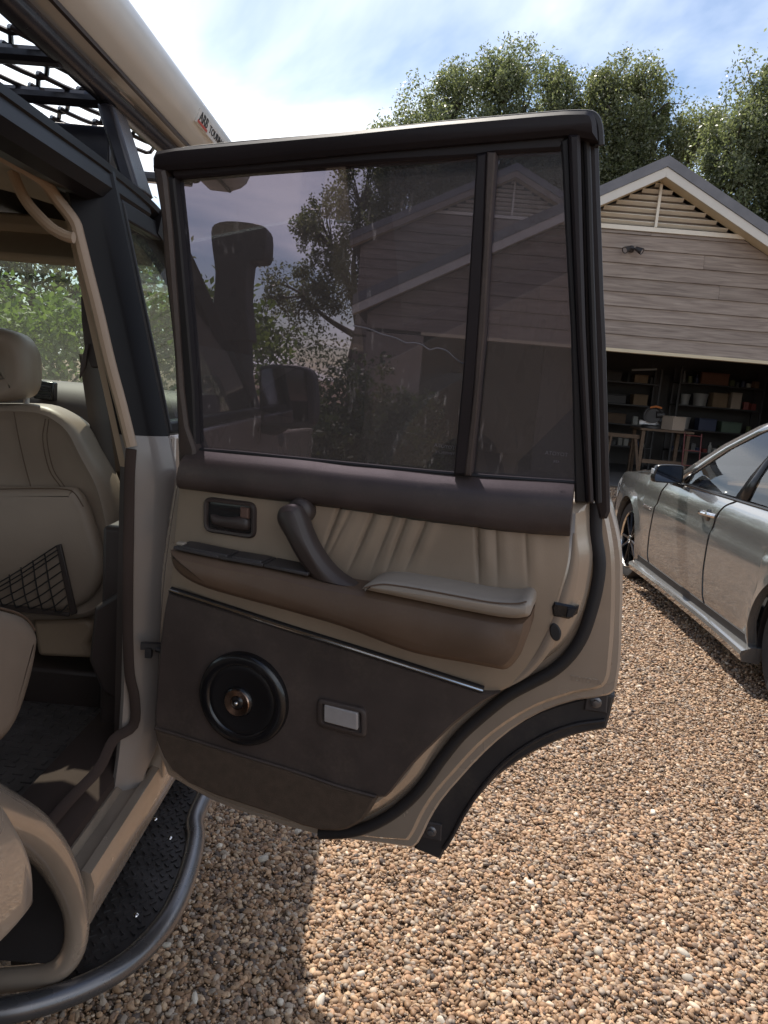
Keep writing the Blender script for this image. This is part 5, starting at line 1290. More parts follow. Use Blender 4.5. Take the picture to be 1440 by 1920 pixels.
obj('handle_dish', rings(dish, True, True), M_gloss, DOOR, smooth=50)
lv = [(0.108, 1.243), (0.125, 1.241), (0.148, 1.243), (0.169, 1.247), (0.182, 1.243), (0.183, 1.225), (0.158, 1.222), (0.126, 1.223), (0.111, 1.227)]
obj('handle_lever', dpanel(smooth_path(lv, 2, True), 0.018, 0.006, 0.004), M_brownplastic, DOOR, smooth=50)
lk = [(0.166, 1.264), (0.182, 1.264), (0.183, 1.245), (0.167, 1.245)]
obj('lock_slider', dpanel(lk, 0.017, 0.006, 0.002), mat('amber_plastic', (0.12, 0.07, 0.055), 0.3), DOOR)
# ---- chrome strip
ch = [(0.030, 1.089), (0.143, 1.075), (0.271, 1.059), (0.392, 1.045), (0.508, 1.031), (0.623, 1.017)]
obj('strip_base', dtube(w3(ch, 0.008), 0.0065, 8), M_rubber, DOOR)
obj('chrome_strip', dtube(w3([(p[0], p[1]+0.0005) for p in ch], 0.0145), 0.0028, 8), M_chrome, DOOR)
# ---- lower panel, carpet
low_ = [(0.021, 1.083), (0.139, 1.069), (0.268, 1.053), (0.390, 1.039), (0.506, 1.025), (0.622, 1.011), (0.649, 1.015), (0.624, 0.993), (0.603, 0.971), (0.579, 0.943), (0.555, 0.910), (0.536, 0.884), (0.517, 0.856), (0.499, 0.825), (0.483, 0.795), (0.473, 0.782), (0.455, 0.777), (0.385, 0.778), (0.294, 0.786), (0.180, 0.793), (0.060, 0.799), (0.002, 0.803), (0.001, 0.845), (0.003, 0.889), (0.007, 0.976), (0.013, 1.040)]
obj('lower_panel', dpanel(low_, 0.006, -0.012, 0.004), M_vinyl_lo, DOOR, smooth=40)
cp = [(0.002, 0.811), (0.063, 0.807), (0.182, 0.799), (0.295, 0.793), (0.386, 0.784), (0.458, 0.782), (0.456, 0.770), (0.449, 0.753), (0.438, 0.732), (0.423, 0.716), (0.408, 0.704), (0.392, 0.696), (0.358, 0.688), (0.321, 0.688), (0.264, 0.695), (0.140, 0.702), (0.083, 0.712), (0.046, 0.729), (0.025, 0.752), (0.009, 0.782)]
obj('carpet_strip', dpanel(cp, 0.012, -0.014, 0.006), M_carpet, DOOR, smooth=40)
cv = [(0.006, 0.809), (0.064, 0.806), (0.183, 0.798), (0.296, 0.792), (0.387, 0.784), (0.457, 0.782)]
obj('carpet_edge', dtube(w3(cv, 0.010), 0.003, 6), M_vinyl_lo, DOOR)
# ---- speaker
sp = [(0.190, 0.909), (0.183, 0.904)]
c = sp[0]; ax = (NX, NY, 0)
obj('speaker_ring', lathe([(0.089, -0.015), (0.089, 0.004), (0.087, 0.010), (0.081, 0.0135), (0.072, 0.0145), (0.067, 0.0135), (0.065, 0.010)], DP(c[0], c[1], 0.008), ax, 56), M_gloss, DOOR, smooth=50)
obj('speaker_cone', lathe([(0.0660, 0.0105), (0.061, 0.0125), (0.055, 0.0115), (0.040, 0.0095), (0.028, 0.0085), (0.0, 0.008)], DP(c[0], c[1], 0.008), ax, 48), M_cone, DOOR, smooth=50)
c2 = sp[1]
obj('tweeter_pod', lathe([(0.030, 0.001), (0.029, 0.006), (0.026, 0.010), (0.024, 0.011)], DP(c2[0], c2[1], 0.012), ax, 32), M_gloss, DOOR, smooth=50)
obj('tweeter_ring', lathe([(0.0255, 0.010), (0.024, 0.0125), (0.0135, 0.0105), (0.0125, 0.008)], DP(c2[0], c2[1], 0.012), ax, 32), M_copper, DOOR, smooth=50)
obj('tweeter_dome', lathe([(0.0128, 0.008), (0.010, 0.0105), (0.005, 0.012), (0.0, 0.0125)], DP(c2[0], c2[1], 0.012), ax, 20), M_gloss, DOOR, smooth=50)
obj('tweeter_phase_plug', sphere(DP(c2[0], c2[1], 0.025), 0.0042, 10, 8), M_chrome, DOOR)
# ---- courtesy lamp
lb = [(0.334, 0.942), (0.426, 0.941), (0.431, 0.887), (0.338, 0.890)]
outer = rrect(lb, 0.013)
rg = [[DP(s, z, 0.004) for s, z in outer], [DP(s, z, 0.012) for s, z in outer], [DP(s, z, 0.014) for s, z in inset(outer, 0.002)], [DP(s, z, 0.014) for s, z in inset(outer, 0.008)], [DP(s, z, 0.009) for s, z in inset(outer, 0.010)], [DP(s, z, 0.007) for s, z in inset(outer, 0.012)]]
obj('lamp_bezel', rings(rg, True, True), M_vinyl_lo, DOOR, smooth=50)
ll = [(0.349, 0.934), (0.412, 0.932), (0.415, 0.900), (0.351, 0.902)]
obj('lamp_lens', dpanel(rrect(ll, 0.004), 0.0165, 0.006, 0.002), M_lens, DOOR, smooth=18)

# ================================================================== grey station wagon
WG = thing('station_wagon', 'metallic grey station wagon parked on the gravel facing the garage', 'car', (2.90, 4.85, 0))
M_wpaint = mat('grey_metallic_paint', (0.33, 0.325, 0.315), 0.18, 0.7, var=0.03, coat=1.0)
M_wtrim = mat('wagon_black_trim', (0.012, 0.012, 0.013), 0.25, var=0.1)
M_rim = mat('dark_alloy', (0.03, 0.03, 0.033), 0.25, 0.8, var=0.1)
M_rimlip = mat('machined_alloy', (0.66, 0.65, 0.64), 0.2, 1.0, var=0.05)
M_cal = mat('red_caliper', (0.35, 0.03, 0.02), 0.4)
M_headl = mat('headlamp_glass', (0.55, 0.56, 0.58), 0.08, 0.4)
CX = 2.905; YF = 6.37; YR = 3.57; WRAD = 0.335; ARCHR = 0.375
def ysc(y):                                   # plan taper of the body side
    f = max(0.0, (y-6.0)/1.22); r = max(0.0, (3.6-y)/1.3)
    return 1-0.16*f**2.2-0.10*r**2.0
def half(y, z):
    """half width at height z"""
    pts = [(0.17, 0.845), (0.24, 0.905), (0.34, 0.925), (0.50, 0.930), (0.66, 0.928), (0.735, 0.925), (0.755, 0.912), (0.86, 0.905), (0.95, 0.880), (1.00, 0.845)]
    for (z0, h0), (z1, h1) in zip(pts, pts[1:]):
        if z <= z1: 
            t_ = max(0, (z-z0)/(z1-z0)); h = h0+(h1-h0)*t_; break
    else: h = pts[-1][1]
    return h*ysc(y)
def belt(y):                                   # height of the body shoulder
    if y > 5.55: return 0.955-0.05*((y-5.55)/1.0)**1.5-0.12*max(0, (y-6.7)/0.5)**2
    return 0.955+0.035*min(1.0, (5.55-y)/1.8)
def zlow(y):
    z = 0.235+0.015*math.sin((y-3.8)/2)
    for yc in (YF, YR):
        d_ = abs(y-yc)
        if d_ < ARCHR: z = max(z, WRAD+math.sqrt(ARCHR**2-d_**2))
    if y > 7.0: z = max(z, 0.22)
    return z
ys = sorted(set([round(v, 4) for v in np.linspace(2.40, 7.24, 70)]+[round(yc+ARCHR*math.cos(a), 4) for yc in (YF, YR) for a in np.linspace(0, math.pi, 25)]))
NZ = 22
for side in (-1, 1):
    V = []
    for y in ys:
        z0 = zlow(y); z1 = belt(y)
        for j in range(NZ+1):
            z = z0+(z1-z0)*j/NZ
            flare = 0.0
            for yc in (YF, YR):
                rr0 = math.hypot(y-yc, z-WRAD)
                flare += 0.018*max(0, 1-abs(rr0-ARCHR)/0.07)
            V.append((CX+side*(half(y, z)+flare), y, z))
    Fc = [(i*(NZ+1)+j, (i+1)*(NZ+1)+j, (i+1)*(NZ+1)+j+1, i*(NZ+1)+j+1) for i in range(len(ys)-1) for j in range(NZ)]
    # inner return of the wheel arches
    k = len(V)
    for i, y in enumerate(ys): V.append((V[i*(NZ+1)][0]-side*0.05, y, zlow(y)))
    Fc += [(i*(NZ+1), (i+1)*(NZ+1), k+i+1, k+i) for i in range(len(ys)-1)]
    SIDE = obj('body_side', (V, Fc), M_wpaint, WG, smooth=30)
    # door gaps
    def sp3(y, z, o=0.0025): return (CX+side*(half(y, z)+o), y, z)
    gaps = [[(5.60, 0.93), (5.66, 0.85), (5.70, 0.7), (5.715, 0.5), (5.70, 0.34), (5.66, 0.27)], [(4.48, 0.97), (4.60, 0.90), (4.645, 0.75), (4.64, 0.5), (4.60, 0.33), (4.56, 0.27)],
            [(3.56, 0.97), (3.60, 0.9), (3.66, 0.80)], [(5.66, 0.27), (5.2, 0.27), (4.56, 0.27), (3.95, 0.275)]]
    for gpts in gaps:
        obj('panel_gap', tube([sp3(y, z, 0.0015) for y, z in smooth_path(gpts, 6)], 0.004, 6), M_wtrim, WG)
    # skirt
    sk = []
    for y in np.linspace(3.90, 5.97, 14):
        h = half(y, 0.3)
        e = 0.02*abs((y-4.95)/1.0)**3
        sk.append([(CX+side*(h-0.10), y, 0.245), (CX+side*(h-0.005), y, 0.245), (CX+side*(h+0.030+e), y, 0.225), (CX+side*(h+0.036+e), y, 0.205), (CX+side*(h+0.02+e), y, 0.165), (CX+side*(h-0.05), y, 0.155)])
    obj('side_skirt', rings(sk, True, True), M_wpaint, WG, smooth=30)
    obj('sill_shadow_strip', rings([[(CX+side*(half(y, 0.26)+0.004), y, 0.238), (CX+side*(half(y, 0.29)+0.006), y, 0.292), (CX+side*(half(y, 0.29)-0.01), y, 0.292), (CX+side*(half(y, 0.26)-0.01), y, 0.238)] for y in np.linspace(3.98, 5.95, 14)], True, True), M_rubber, WG)  # black strip standing in for the shadow between doors and skirt
    # handles
    for yh in (4.75, 3.75):
        zc_ = 0.835
        hd = smooth_path([sp3(yh-0.10, zc_+0.008, 0.0), sp3(yh-0.07, zc_+0.010, 0.028), sp3(yh, zc_+0.008, 0.036), sp3(yh+0.07, zc_+0.003, 0.030), sp3(yh+0.10, zc_, 0.0)], 4)
        HD = obj('door_handle', tube(hd, 0.012, 8, flat=1.2), M_chrome, WG)
        obj('handle_cup', lathe([(0.045, 0.0), (0.040, 0.003), (0.0, 0.004)], sp3(yh, zc_-0.008, -0.001), (side, 0, 0), 20), M_wtrim, HD)
    # window line
    wl_ = smooth_path([sp3(y, belt(y), 0.001) for y in np.linspace(2.75, 5.52, 12)], 2)
    obj('window_moulding', tube(wl_, 0.010, 8), M_wtrim, WG)
    # greenhouse
    def gh_(y, t_): # t_ 0 belt, 1 roof edge
        z = belt(y)+(1.495-0.05*max(0, (y-4.7)/0.8)**2-0.06*max(0, (3.3-y)/0.8)**2-belt(y))*t_
        h = half(y, belt(y))*(1-t_)+0.60*ysc(y)*t_+0.035*math.sin(math.pi*t_)
        return (CX+side*(h-0.006), y, z)
    apl = [(5.52, 0.0), (5.25, 0.33), (5.00, 0.62), (4.75, 0.88), (4.55, 1.0)]
    def pane(nm, poly, m, off=0.0, n=6):
        return obj(nm, ([gh_(y, t_) for y, t_ in poly], [tuple(range(len(poly)))]), m, WG, smooth=0)
    obj('side_window', ([gh_(y, t_) for y, t_ in [(5.36, 0.03), (5.22, 0.22), (4.98, 0.55), (4.78, 0.77), (4.62, 0.90)]]+[gh_(y, t_) for y, t_ in [(4.50, 0.03), (4.47, 0.22), (4.42, 0.55), (4.39, 0.77), (4.36, 0.92)]], [(i, i+1, i+6, i+5) for i in range(4)]), G_wag, WG)
    obj('side_window', ([gh_(4.38, t_) for t_ in (0.03, 0.3, 0.6, 0.92)]+[gh_(3.5, t_) for t_ in (0.03, 0.3, 0.6, 0.92)], [(i, i+1, i+5, i+4) for i in range(3)]), G_wag, WG)
    obj('side_window', ([gh_(3.42, t_) for t_ in (0.03, 0.3, 0.6, 0.92)]+[gh_(2.85, t_) for t_ in (0.03, 0.3, 0.6, 0.80)], [(i, i+1, i+5, i+4) for i in range(3)]), G_wag, WG)
    def strip(nm, a, b, m, o=0.004):
        q = [gh_(*p) for p in a]+[gh_(*p) for p in b]; n = len(a)
        q = [(x+side*o, y, z) for x, y, z in q]
        ob = obj(nm, (q, [(i, i+1, n+i+1, n+i) for i in range(n-1)]), m, WG)
        so_ = ob.modifiers.new('thick', 'SOLIDIFY'); so_.thickness = 0.015; so_.offset = 0
        return ob
    strip('b_pillar', [(4.52, 0.0), (4.46, 0.3), (4.41, 0.6), (4.37, 0.95)], [(4.36, 0.0), (4.37, 0.3), (4.37, 0.6), (4.345, 0.95)], M_wtrim)
    strip('c_pillar', [(3.52, 0.0), (3.50, 0.3), (3.50, 0.6), (3.50, 0.95)], [(3.40, 0.0), (3.41, 0.3), (3.42, 0.6), (3.42, 0.95)], M_wtrim)
    strip('d_pillar', [(2.88, 0.0), (2.86, 0.3), (2.85, 0.6), (2.84, 0.95)], [(2.45, 0.0), (2.50, 0.3), (2.56, 0.6), (2.62, 0.95)], M_wpaint)
    a_up = [(5.58, 0.0), (5.32, 0.30), (5.06, 0.60), (4.80, 0.86), (4.60, 0.99)]; a_dn = [(5.40, 0.0), (5.20, 0.24), (4.96, 0.54), (4.74, 0.77), (4.56, 0.92)]
    strip('a_pillar', a_up, a_dn, M_wpaint, 0.003)
    strip('mirror_sail', [(5.42, 0.0), (5.27, 0.17)], [(5.30, 0.0), (5.27, 0.12)], M_wtrim, 0.006)
    strip('roof_edge', [(4.60, 0.90), (4.2, 0.91), (3.6, 0.91), (3.0, 0.90), (2.7, 0.88)], [(4.62, 0.995), (4.2, 1.0), (3.6, 1.0), (3.0, 1.0), (2.7, 1.0)], M_wpaint, 0.003)
    rl = smooth_path([(gh_(y, 1.0)[0]-side*0.02, y, gh_(y, 1.0)[2]+dz) for y, dz in ((4.62, -0.005), (4.50, 0.028), (4.1, 0.035), (3.4, 0.035), (2.85, 0.028), (2.75, 0.0))], 5)
    obj('roof_rail', tube(rl, 0.013, 8), M_wtrim, WG)
    # wheels
    for yc, lab_ in ((YF, 'front'), (YR, 'rear')):
        xo = CX+side*0.865
        tyre = [(0.245, -0.11), (0.262, -0.118), (0.318, -0.12), (0.330, -0.105), (0.335, -0.06), (0.335, 0.06), (0.330, 0.105), (0.318, 0.12), (0.262, 0.118), (0.245, 0.11)]
        Wh = obj('wheel', lathe(tyre, (xo-side*0.11, yc, WRAD), (side, 0, 0), 48), M_tyre, WG)
        hubc = (xo-side*0.02, yc, WRAD)
        obj('rim', lathe([(0.246, -0.19), (0.240, -0.17), (0.236, -0.02), (0.246, 0.014)], hubc, (side, 0, 0), 48), M_rim, Wh)
        obj('rim_lip', lathe([(0.246, 0.010), (0.247, 0.026), (0.240, 0.028), (0.235, 0.014)], hubc, (side, 0, 0), 48), M_rimlip, Wh)
        for s_ in range(10):
            a = 2*math.pi*s_/10+0.15*(s_ % 2)
            dr = lambda r, h: (hubc[0]+side*h, hubc[1]+math.cos(a)*r, hubc[2]+math.sin(a)*r)
            obj('spoke', tube([dr(0.03, 0.006), dr(0.12, 0.012), dr(0.236, 0.008)], [0.016, 0.010, 0.013], 6), M_rim, Wh)
        obj('hub_cap', lathe([(0.045, -0.02), (0.042, 0.018), (0.036, 0.022), (0.0, 0.022)], hubc, (side, 0, 0), 24), M_rim, Wh)
        obj('hub_emblem_ring', tube([(hubc[0]+side*0.023, hubc[1]+0.031*math.cos(a), hubc[2]+0.031*math.sin(a)) for a in np.linspace(0, 2*math.pi, 24, endpoint=False)], 0.0035, 6, closed=True), M_rimlip, Wh)
        for a in (R_(90), R_(210), R_(330)):
            obj('hub_emblem_arm', tube([(hubc[0]+side*0.023, hubc[1], hubc[2]), (hubc[0]+side*0.023, hubc[1]+0.030*math.cos(a), hubc[2]+0.030*math.sin(a))], [0.006, 0.002], 6), M_rimlip, Wh)
        obj('brake_disc', lathe([(0.19, -0.10), (0.19, -0.075), (0.06, -0.075)], hubc, (side, 0, 0), 36), M_steel, Wh)
        obj('brake_caliper', box((hubc[0]-side*0.07, yc-0.15, WRAD+0.03), (0.05, 0.07, 0.15)), M_cal, Wh, bevel=0.012)
        ah = [[(CX+side*xq, yc+r*math.cos(a), WRAD+r*math.sin(a)) for xq, r in ((0.875*ysc(yc), ARCHR-0.004), (0.60, ARCHR-0.01), (0.60, ARCHR+0.02), (0.875*ysc(yc), ARCHR+0.01))] for a in np.linspace(-0.3, math.pi+0.3, 20)]
        obj('wheel_liner', rings(ah, True, True), M_rubber, WG)
    # wing mirror
    mx = CX+side*1.01; my = 5.32
    mp_ = [(-0.105, -0.055), (-0.095, 0.03), (-0.06, 0.058), (0.07, 0.066), (0.10, 0.05), (0.105, -0.04), (0.085, -0.062), (-0.06, -0.068)]
    mr_ = []
    for yy, sc_ in ((-0.05, 0.96), (-0.045, 1.0), (0.0, 1.0), (0.05, 0.86), (0.075, 0.55)):
        mr_.append([(mx-side*a*sc_, my+yy, 1.03+b*sc_) for a, b in smooth_path(mp_, 3, True)])
    MR = obj('wing_mirror', rings(mr_, True, True), M_wtrim, WG, smooth=50)
    obj('mirror_glass', ([(mx-side*a*0.88, my-0.053, 1.03+b*0.86) for a, b in smooth_path(mp_, 3, True)], [tuple(range(24))]), mat('wagon_mirror', (0.05, 0.06, 0.085), 0.05, 0.9, var=0.02), MR, smooth=0)
    obj('mirror_indicator', bx(mx+side*0.098-0.006, mx+side*0.098+0.012, my-0.04, my+0.02, 1.0, 1.055), M_headl, MR, bevel=0.004)
    obj('mirror_stalk', tube([(mx-side*0.05, my+0.01, 0.965), (CX+side*0.88, my+0.02, 0.945)], 0.028, 10, flat=0.6), M_wtrim, MR)
    # headlamp
    hl_ = [[(CX+side*half(y, z)*k_+side*0.004, y, z) for y, z in ((6.92, 0.80), (7.05, 0.80), (7.14, 0.74), (7.16, 0.62), (7.04, 0.60), (6.93, 0.68))] for k_ in (1.0,)]
    obj('headlamp', (hl_[0], [tuple(range(6))]), M_headl, WG, smooth=0)
    # badge on the wing
    bl = text_mesh('V8 BITURBO', 0.034, 0.001)
    yb_ = 5.86; uxx = Vector((0, side, 0))
    obj('wing_badge', place([[(p[0]*0.95, p[1], p[2]) for p in bl[0]], bl[1]], sp3(yb_, 0.70, 0.004), uxx, (0, 0, 1), (side, 0, 0)), M_rimlip, WG, smooth=0)
# bonnet, nose, roof, glass
def hoodw(u, v):
    y = 5.50+1.62*v; h = half(y, belt(y)); x = -h+2*h*u; e = abs(2*u-1)
    return (CX+x, y, belt(y)+0.05*(1-e**3)*(1-0.3*v)+0.012*(0.75 < e < 0.9))
obj('bonnet', gridf(24, 20, hoodw), M_wpaint, WG, smooth=60)
def nose(u, v):
    a = -1+2*u; zb = belt(7.24); h = half(7.12, 0.6)
    z = 0.22+(zb-0.22+0.03)*v
    return (CX+a*h, 7.20-0.10*a*a*a*a+0.10*math.sin(math.pi*v)-0.08*v*v, z)
obj('front_bumper', gridf(20, 10, nose), M_wpaint, WG, smooth=60)
obj('grille', prism([(CX-0.35, 7.27, 0.50), (CX+0.35, 7.27, 0.50), (CX+0.30, 7.24, 0.72), (CX-0.30, 7.24, 0.72)], (0, 0.03, 0)), M_wtrim, WG, bevel=0.02)
def roofw(u, v):
    y = 2.60+2.02*v; h = 0.60*ysc(y); x = -h+2*h*u
    return (CX+x, y, 1.495-0.05*max(0, (y-4.7)/0.8)**2-0.06*max(0, (3.3-y)/0.8)**2+0.055*(1-abs(2*u-1)**2.5))
obj('roof', gridf(16, 16, roofw), M_wpaint, WG, smooth=60)
def wind(u, v):
    y = 5.62-1.02*v; h = (0.80*(1-v)+0.59*v); x = -h+2*h*u
    return (CX+x, y+0.06*(1-(2*u-1)**2)*(1-v), 0.97+0.53*v**0.9)
obj('windscreen', gridf(12, 10, wind), G_wag, WG, smooth=60)
def rearw(u, v):
    y = 2.30+0.32*v; h = (0.78*(1-v)+0.57*v)
    return (CX-h+2*h*u, y, 0.98+0.50*v)
obj('rear_window', gridf(8, 6, rearw), G_wag, WG)
obj('tailgate', gridf(8, 6, lambda u, v: (CX-0.82+1.64*u, 2.36-0.04*math.sin(math.pi*v), 0.25+0.73*v)), M_wpaint, WG)
obj('underbody', bx(CX-0.78, CX+0.78, 2.5, 7.0, 0.17, 0.30), M_dark, WG, smooth=0)
obj('cabin_floor', bx(CX-0.74, CX+0.74, 2.6, 5.5, 0.31, 0.40), M_dark, WG, smooth=0)
obj('dashboard', bx(CX-0.70, CX+0.70, 5.05, 5.55, 0.70, 0.965), M_wtrim, WG, bevel=0.05)
M_wseat = mat('wagon_seat_leather', (0.24, 0.20, 0.165), 0.5)
for x, y in ((-0.37, 4.25), (0.37, 4.25), (-0.37, 3.35), (0.37, 3.35)):
    S1 = obj('seat', box((CX+x, y, 0.80), (0.48, 0.16, 0.62), rx=R_(14)), M_wseat, WG, bevel=0.06, seg=4)
    obj('headrest', box((CX+x, y-0.09, 1.20), (0.26, 0.10, 0.18), rx=R_(10)), M_wseat, S1, bevel=0.04, seg=4)
    obj('cushion', box((CX+x, y+0.28, 0.52), (0.50, 0.52, 0.16)), M_wseat, S1, bevel=0.05, seg=4)
obj('steering_wheel', tube([(CX+0.37+0.18*math.cos(a), 4.86+0.06*math.sin(a), 0.93+0.17*math.sin(a)) for a in np.linspace(0, 2*math.pi, 28, endpoint=False)], 0.014, 8, closed=True), M_wtrim, WG)

# ================================================================== things in and on the garage
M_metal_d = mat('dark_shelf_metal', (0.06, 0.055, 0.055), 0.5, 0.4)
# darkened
M_card = mat('cardboard', (0.25, 0.17, 0.105), 0.85, var=0.1, vscale=6)
M_cardp = mat('pale_carton', (0.42, 0.33, 0.26), 0.8, var=0.06)
M_tub = mat('white_plastic_tub', (0.30, 0.285, 0.27), 0.45, var=0.05)
M_orange = mat('orange_plastic', (0.62, 0.20, 0.06), 0.45)
M_redp = mat('red_enamel', (0.16, 0.03, 0.025), 0.4)
M_grn = mat('dull_green_plastic', (0.10, 0.14, 0.10), 0.5)
M_blu = mat('navy_plastic', (0.05, 0.06, 0.11), 0.5)
M_timber = mat('sawn_timber', (0.15, 0.095, 0.06), 0.8, var=0.2, vscale=4, stretch=(1, 1, 6))
# twin spotlight on the cladding
FLD = thing('security_light', 'twin spotlight fixed to the cladding under the louvre', 'lamp', (3.55, 13.28, 4.02))
fc = (3.58, 13.28, 4.07)
obj('mount_plate', lathe([(0.06, 0.0), (0.055, -0.03), (0.03, -0.045), (0.0, -0.05)], (fc[0], 13.30, fc[2]), (0, 1, 0), 18), M_clad, FLD)
for sx in (-1, 1):
    hd = Vector((fc[0]+sx*0.11, 13.16, fc[2]-0.035)); dirv = Vector((sx*0.75, -0.5, -0.45)).normalized()
    LMP = obj('lamp_head', lathe([(0.0, -0.09), (0.03, -0.085), (0.042, -0.04), (0.055, 0.03), (0.055, 0.05), (0.047, 0.05)], hd, dirv, 18), M_clad, FLD)
    obj('lamp_lens', lathe([(0.0, 0.040), (0.049, 0.040)], hd, dirv, 18), M_lens, LMP)
    obj('lamp_arm', tube([(fc[0], 13.25, fc[2]), tuple(hd-dirv*0.06)], 0.012, 8), M_clad, FLD)

def shelf_unit(label, x0, x1, y, levels, d=0.45):
    t = thing('shelving_unit', label, 'shelves', ((x0+x1)/2, y, 0), 'garage shelving')
    for z in levels: obj('shelf', bx(x0, x1, y, y+d, z-0.015, z+0.015), M_metal_d, t, smooth=0)
    for x in (x0, x1-0.04):
        for yy in (y-0.002, y+d-0.038): obj('post', bx(x, x+0.04, yy, yy+0.04, 0.03, levels[-1]+0.35), M_metal_d, t, smooth=0)
    return t
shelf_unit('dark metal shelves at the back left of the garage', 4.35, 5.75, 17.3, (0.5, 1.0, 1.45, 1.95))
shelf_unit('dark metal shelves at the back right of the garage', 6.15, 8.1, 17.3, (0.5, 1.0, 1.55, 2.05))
def carton(label, c, s, m, lid=True, rz=0.0, cat='box', name='storage_box'):
    t = thing(name, label, cat, (c[0], c[1], c[2]))
    obj('body', box((c[0], c[1], c[2]+s[2]/2), s, rz=rz), m, t, bevel=0.008)
    if lid: obj('lid', box((c[0], c[1], c[2]+s[2]+0.012), (s[0]*1.03, s[1]*1.03, 0.022), rz=rz), m, t, bevel=0.005)
    return t
def tub(label, c, r, h, m):
    t = thing('storage_tub', label, 'tub', c)
    obj('body', lathe([(0.0, 0.0), (r*0.85, 0.0), (r, h), (r*1.05, h), (r*1.05, h-0.02)], c, (0, 0, 1), 22), m, t)
    obj('lid', lathe([(r*1.08, h), (r*1.08, h+0.02), (0.0, h+0.025)], c, (0, 0, 1), 22), m, t)
    return t
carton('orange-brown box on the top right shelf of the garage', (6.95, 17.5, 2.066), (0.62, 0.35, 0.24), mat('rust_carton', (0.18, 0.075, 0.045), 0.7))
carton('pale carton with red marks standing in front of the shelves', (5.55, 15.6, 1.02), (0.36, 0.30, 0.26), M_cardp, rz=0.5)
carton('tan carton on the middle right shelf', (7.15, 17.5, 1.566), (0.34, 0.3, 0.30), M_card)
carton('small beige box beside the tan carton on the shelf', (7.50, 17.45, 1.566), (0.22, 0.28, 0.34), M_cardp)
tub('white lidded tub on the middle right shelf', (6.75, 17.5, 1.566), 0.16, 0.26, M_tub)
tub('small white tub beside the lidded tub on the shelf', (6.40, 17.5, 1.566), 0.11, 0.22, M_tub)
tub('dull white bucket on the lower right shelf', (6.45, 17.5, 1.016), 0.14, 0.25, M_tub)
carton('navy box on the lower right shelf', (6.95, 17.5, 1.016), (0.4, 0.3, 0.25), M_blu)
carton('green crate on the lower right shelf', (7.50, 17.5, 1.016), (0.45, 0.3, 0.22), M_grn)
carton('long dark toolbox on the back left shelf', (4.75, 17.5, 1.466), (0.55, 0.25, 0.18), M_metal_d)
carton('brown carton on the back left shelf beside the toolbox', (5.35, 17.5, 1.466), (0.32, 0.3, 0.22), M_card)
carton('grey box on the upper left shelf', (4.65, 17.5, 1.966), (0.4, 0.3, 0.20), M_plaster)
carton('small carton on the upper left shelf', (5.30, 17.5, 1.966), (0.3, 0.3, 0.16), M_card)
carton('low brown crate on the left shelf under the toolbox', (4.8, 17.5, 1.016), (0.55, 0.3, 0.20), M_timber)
# white board
obj_ = obj('pinboard', bx(5.80, 6.12, 17.86, 17.885, 1.0, 2.2), M_plaster); tag(obj_, 'pale board leaning between the garage shelves', 'board')
# workbench with saw
WB = thing('workbench', 'timber workbench standing in the dark garage', 'table', (5.4, 16.0, 0))
obj('bench_top', bx(4.85, 5.95, 15.45, 16.2, 0.97, 1.015), M_timber, WB, bevel=0.004)
for x in (4.9, 5.83):
    for y in (15.5, 16.1): obj('leg', bx(x, x+0.07, y, y+0.07, 0.03, 0.968), M_timber, WB, smooth=0)
obj('stretcher', bx(4.98, 5.82, 15.5, 15.55, 0.3, 0.38), M_timber, WB, smooth=0)
SW = thing('mitre_saw', 'round-guarded mitre saw with an orange grip on the workbench', 'saw', (5.15, 15.75, 1.017))
obj('base', lathe([(0.0, 0.0), (0.2, 0.0), (0.2, 0.05), (0.16, 0.07), (0.0, 0.07)], (5.15, 15.75, 1.017), (0, 0, 1), 24), M_metal_d, SW)
obj('fence', bx(4.92, 5.38, 15.83, 15.86, 1.08, 1.16), M_steel, SW, bevel=0.004)
obj('blade', lathe([(0.0, -0.002), (0.15, -0.002), (0.15, 0.002), (0.0, 0.002)], (5.15, 15.72, 1.27), (0.35, 1, 0), 30), M_metal_d, SW)
obj('guard', tube([(5.15+0.19*math.cos(a), 15.70, 1.27+0.19*math.sin(a)) for a in np.linspace(-0.6, math.pi+0.6, 18)], 0.03, 8), M_metal_d, SW)
obj('motor', lathe([(0.0, 0.0), (0.07, 0.0), (0.07, 0.16), (0.0, 0.17)], (5.20, 15.70, 1.30), (1, 0, 0.1), 18), M_metal_d, SW)
obj('grip', tube([(5.05, 15.66, 1.44), (5.15, 15.62, 1.47), (5.27, 15.62, 1.45)], 0.022, 8), M_orange, SW)
obj('pivot_arm', tube([(5.15, 15.95, 1.08), (5.15, 15.92, 1.25), (5.17, 15.75, 1.36)], 0.035, 8), M_steel, SW)
# trestle
TS = thing('trestle', 'brown timber trestle standing left of the workbench', 'trestle', (4.55, 15.6, 0))
obj('beam', bx(4.2, 4.9, 15.58, 15.66, 0.78, 0.86), M_timber, TS, bevel=0.004)
for x in (4.28, 4.80):
    for sy in (-1, 1): obj('leg', tube([(x+0.02, 15.62+sy*0.03, 0.79), (x-0.10*(1 if x < 4.5 else -1), 15.62+sy*0.28, 0.03)], 0.035, 4), M_timber, TS, smooth=0)
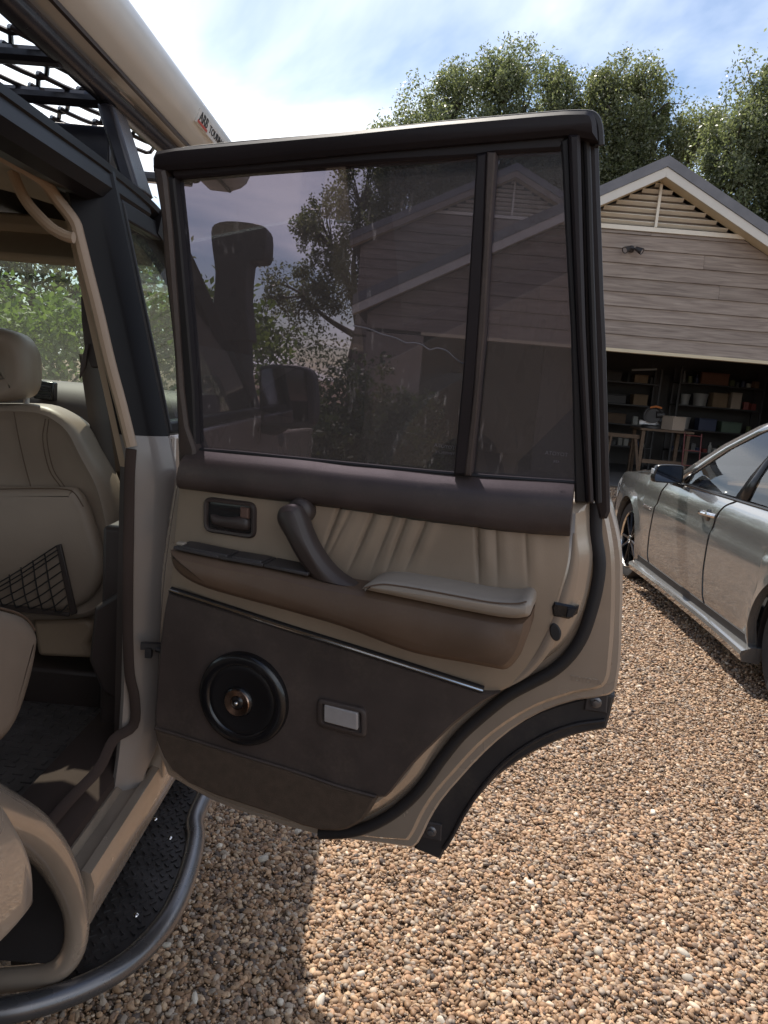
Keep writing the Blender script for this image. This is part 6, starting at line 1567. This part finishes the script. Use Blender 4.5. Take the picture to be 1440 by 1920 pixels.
# red trolley
TR = thing('sack_trolley', 'red sack trolley parked behind the grey wagon bonnet', 'trolley', (5.85, 15.1, 0))
for sx in (-0.17, 0.17): obj('upright', tube([(5.85+sx, 15.1, 0.12), (5.85+sx, 15.25, 1.0)], 0.014, 8), M_redp, TR)
for z in (0.35, 0.65, 0.95): obj('rung', tube([(5.68, 15.1+0.17*(z-0.12), z), (6.02, 15.1+0.17*(z-0.12), z)], 0.011, 8), M_redp, TR)
obj('toe_plate', bx(5.66, 6.04, 14.88, 15.1, 0.075, 0.085), M_redp, TR, smooth=0)
for sx in (-0.22, 0.22): obj('wheel', lathe([(0.03, -0.025), (0.1, -0.025), (0.1, 0.025), (0.03, 0.025)], (5.85+sx, 15.16, 0.13), (1, 0, 0), 20, True), M_tyre, TR)
# strip lamp hanging (unlit)
SL = thing('strip_light', 'short white strip light hanging above the left shelves', 'lamp', (4.95, 16.2, 2.2))
obj('tube_housing', tube([(4.72, 16.2, 2.19), (5.18, 16.0, 2.24)], 0.022, 8), M_tub, SL)
for p in ((4.80, 16.165), (5.10, 16.035)): obj('hanger', tube([(p[0], p[1], 2.21), (p[0], p[1], 2.70)], 0.003, 5), M_metal_d, SL)

# clutter on the shelves: tins, bottles and small boxes, each a thing of its own
cr_ = random.Random(4)
shelf_words = {0.5: 'bottom', 1.0: 'second', 1.45: 'third', 1.55: 'third', 1.95: 'top', 2.05: 'top'}
pal_ = [('dull red', (0.22, 0.05, 0.04)), ('grey', (0.16, 0.155, 0.15)), ('ochre', (0.30, 0.19, 0.07)), ('navy', (0.04, 0.05, 0.10)), ('off-white', (0.42, 0.40, 0.36)), ('brown', (0.17, 0.10, 0.06)), ('olive', (0.10, 0.11, 0.05)), ('black', (0.03, 0.03, 0.03))]
cm = {n_: mat('clutter_'+n_.replace(' ', '_').replace('-', '_'), c_, 0.55, var=0.15, vscale=12) for n_, c_ in pal_}
def free_slots(x0, x1, taken):
    out = []; x = x0+0.08
    while x < x1-0.08:
        if all(abs(x-c) > w for c, w in taken): out.append(x)
        x += 0.135
    return out
for side_, x0, x1, lv in (('left', 4.40, 5.70, {0.5: [], 1.0: [(4.8, 0.36)], 1.45: [(4.75, 0.36), (5.35, 0.24)], 1.95: [(4.65, 0.28), (5.30, 0.23)]}),
                          ('right', 6.20, 8.05, {0.5: [], 1.0: [(6.45, 0.22), (6.95, 0.28), (7.5, 0.3)], 1.55: [(7.15, 0.25), (7.5, 0.19), (6.75, 0.25), (6.4, 0.2)], 2.05: [(6.95, 0.39)]})):
    for z_, taken in lv.items():
        for k, x in enumerate(free_slots(x0, x1, taken)):
            cn, cc = cr_.choice(pal_); h = cr_.uniform(0.10, 0.26); kind_ = cr_.choice(['tin', 'bottle', 'carton'])
            yy = 17.40+cr_.uniform(-0.03, 0.05)
            lab_ = '%s %s on the %s %s shelf of the garage, place %s from the left' % (cn, kind_, shelf_words[z_], side_, ['first', 'second', 'third', 'fourth', 'fifth', 'sixth', 'seventh', 'eighth', 'ninth', 'tenth', 'eleventh', 'twelfth', 'thirteenth', 'fourteenth'][k])
            zb = z_+0.016
            if kind_ == 'tin': o_ = obj('paint_tin', lathe([(0.0, 0), (0.055, 0), (0.055, h*0.7), (0.058, h*0.7+0.006), (0.05, h*0.7+0.01), (0.0, h*0.7+0.008)], (x, yy, zb), (0, 0, 1), 14), cm[cn])
            elif kind_ == 'bottle': o_ = obj('bottle', lathe([(0.0, 0), (0.045, 0), (0.045, h*0.7), (0.018, h*0.9), (0.018, h*1.1), (0.0, h*1.1)], (x, yy, zb), (0, 0, 1), 12), cm[cn])
            else: o_ = obj('small_carton', box((x, yy, zb+h*0.4), (0.11, 0.14, h*0.8), rz=cr_.uniform(-.2, .2)), cm[cn], bevel=0.004)
            tag(o_, lab_, kind_, 'clutter on the garage shelves')
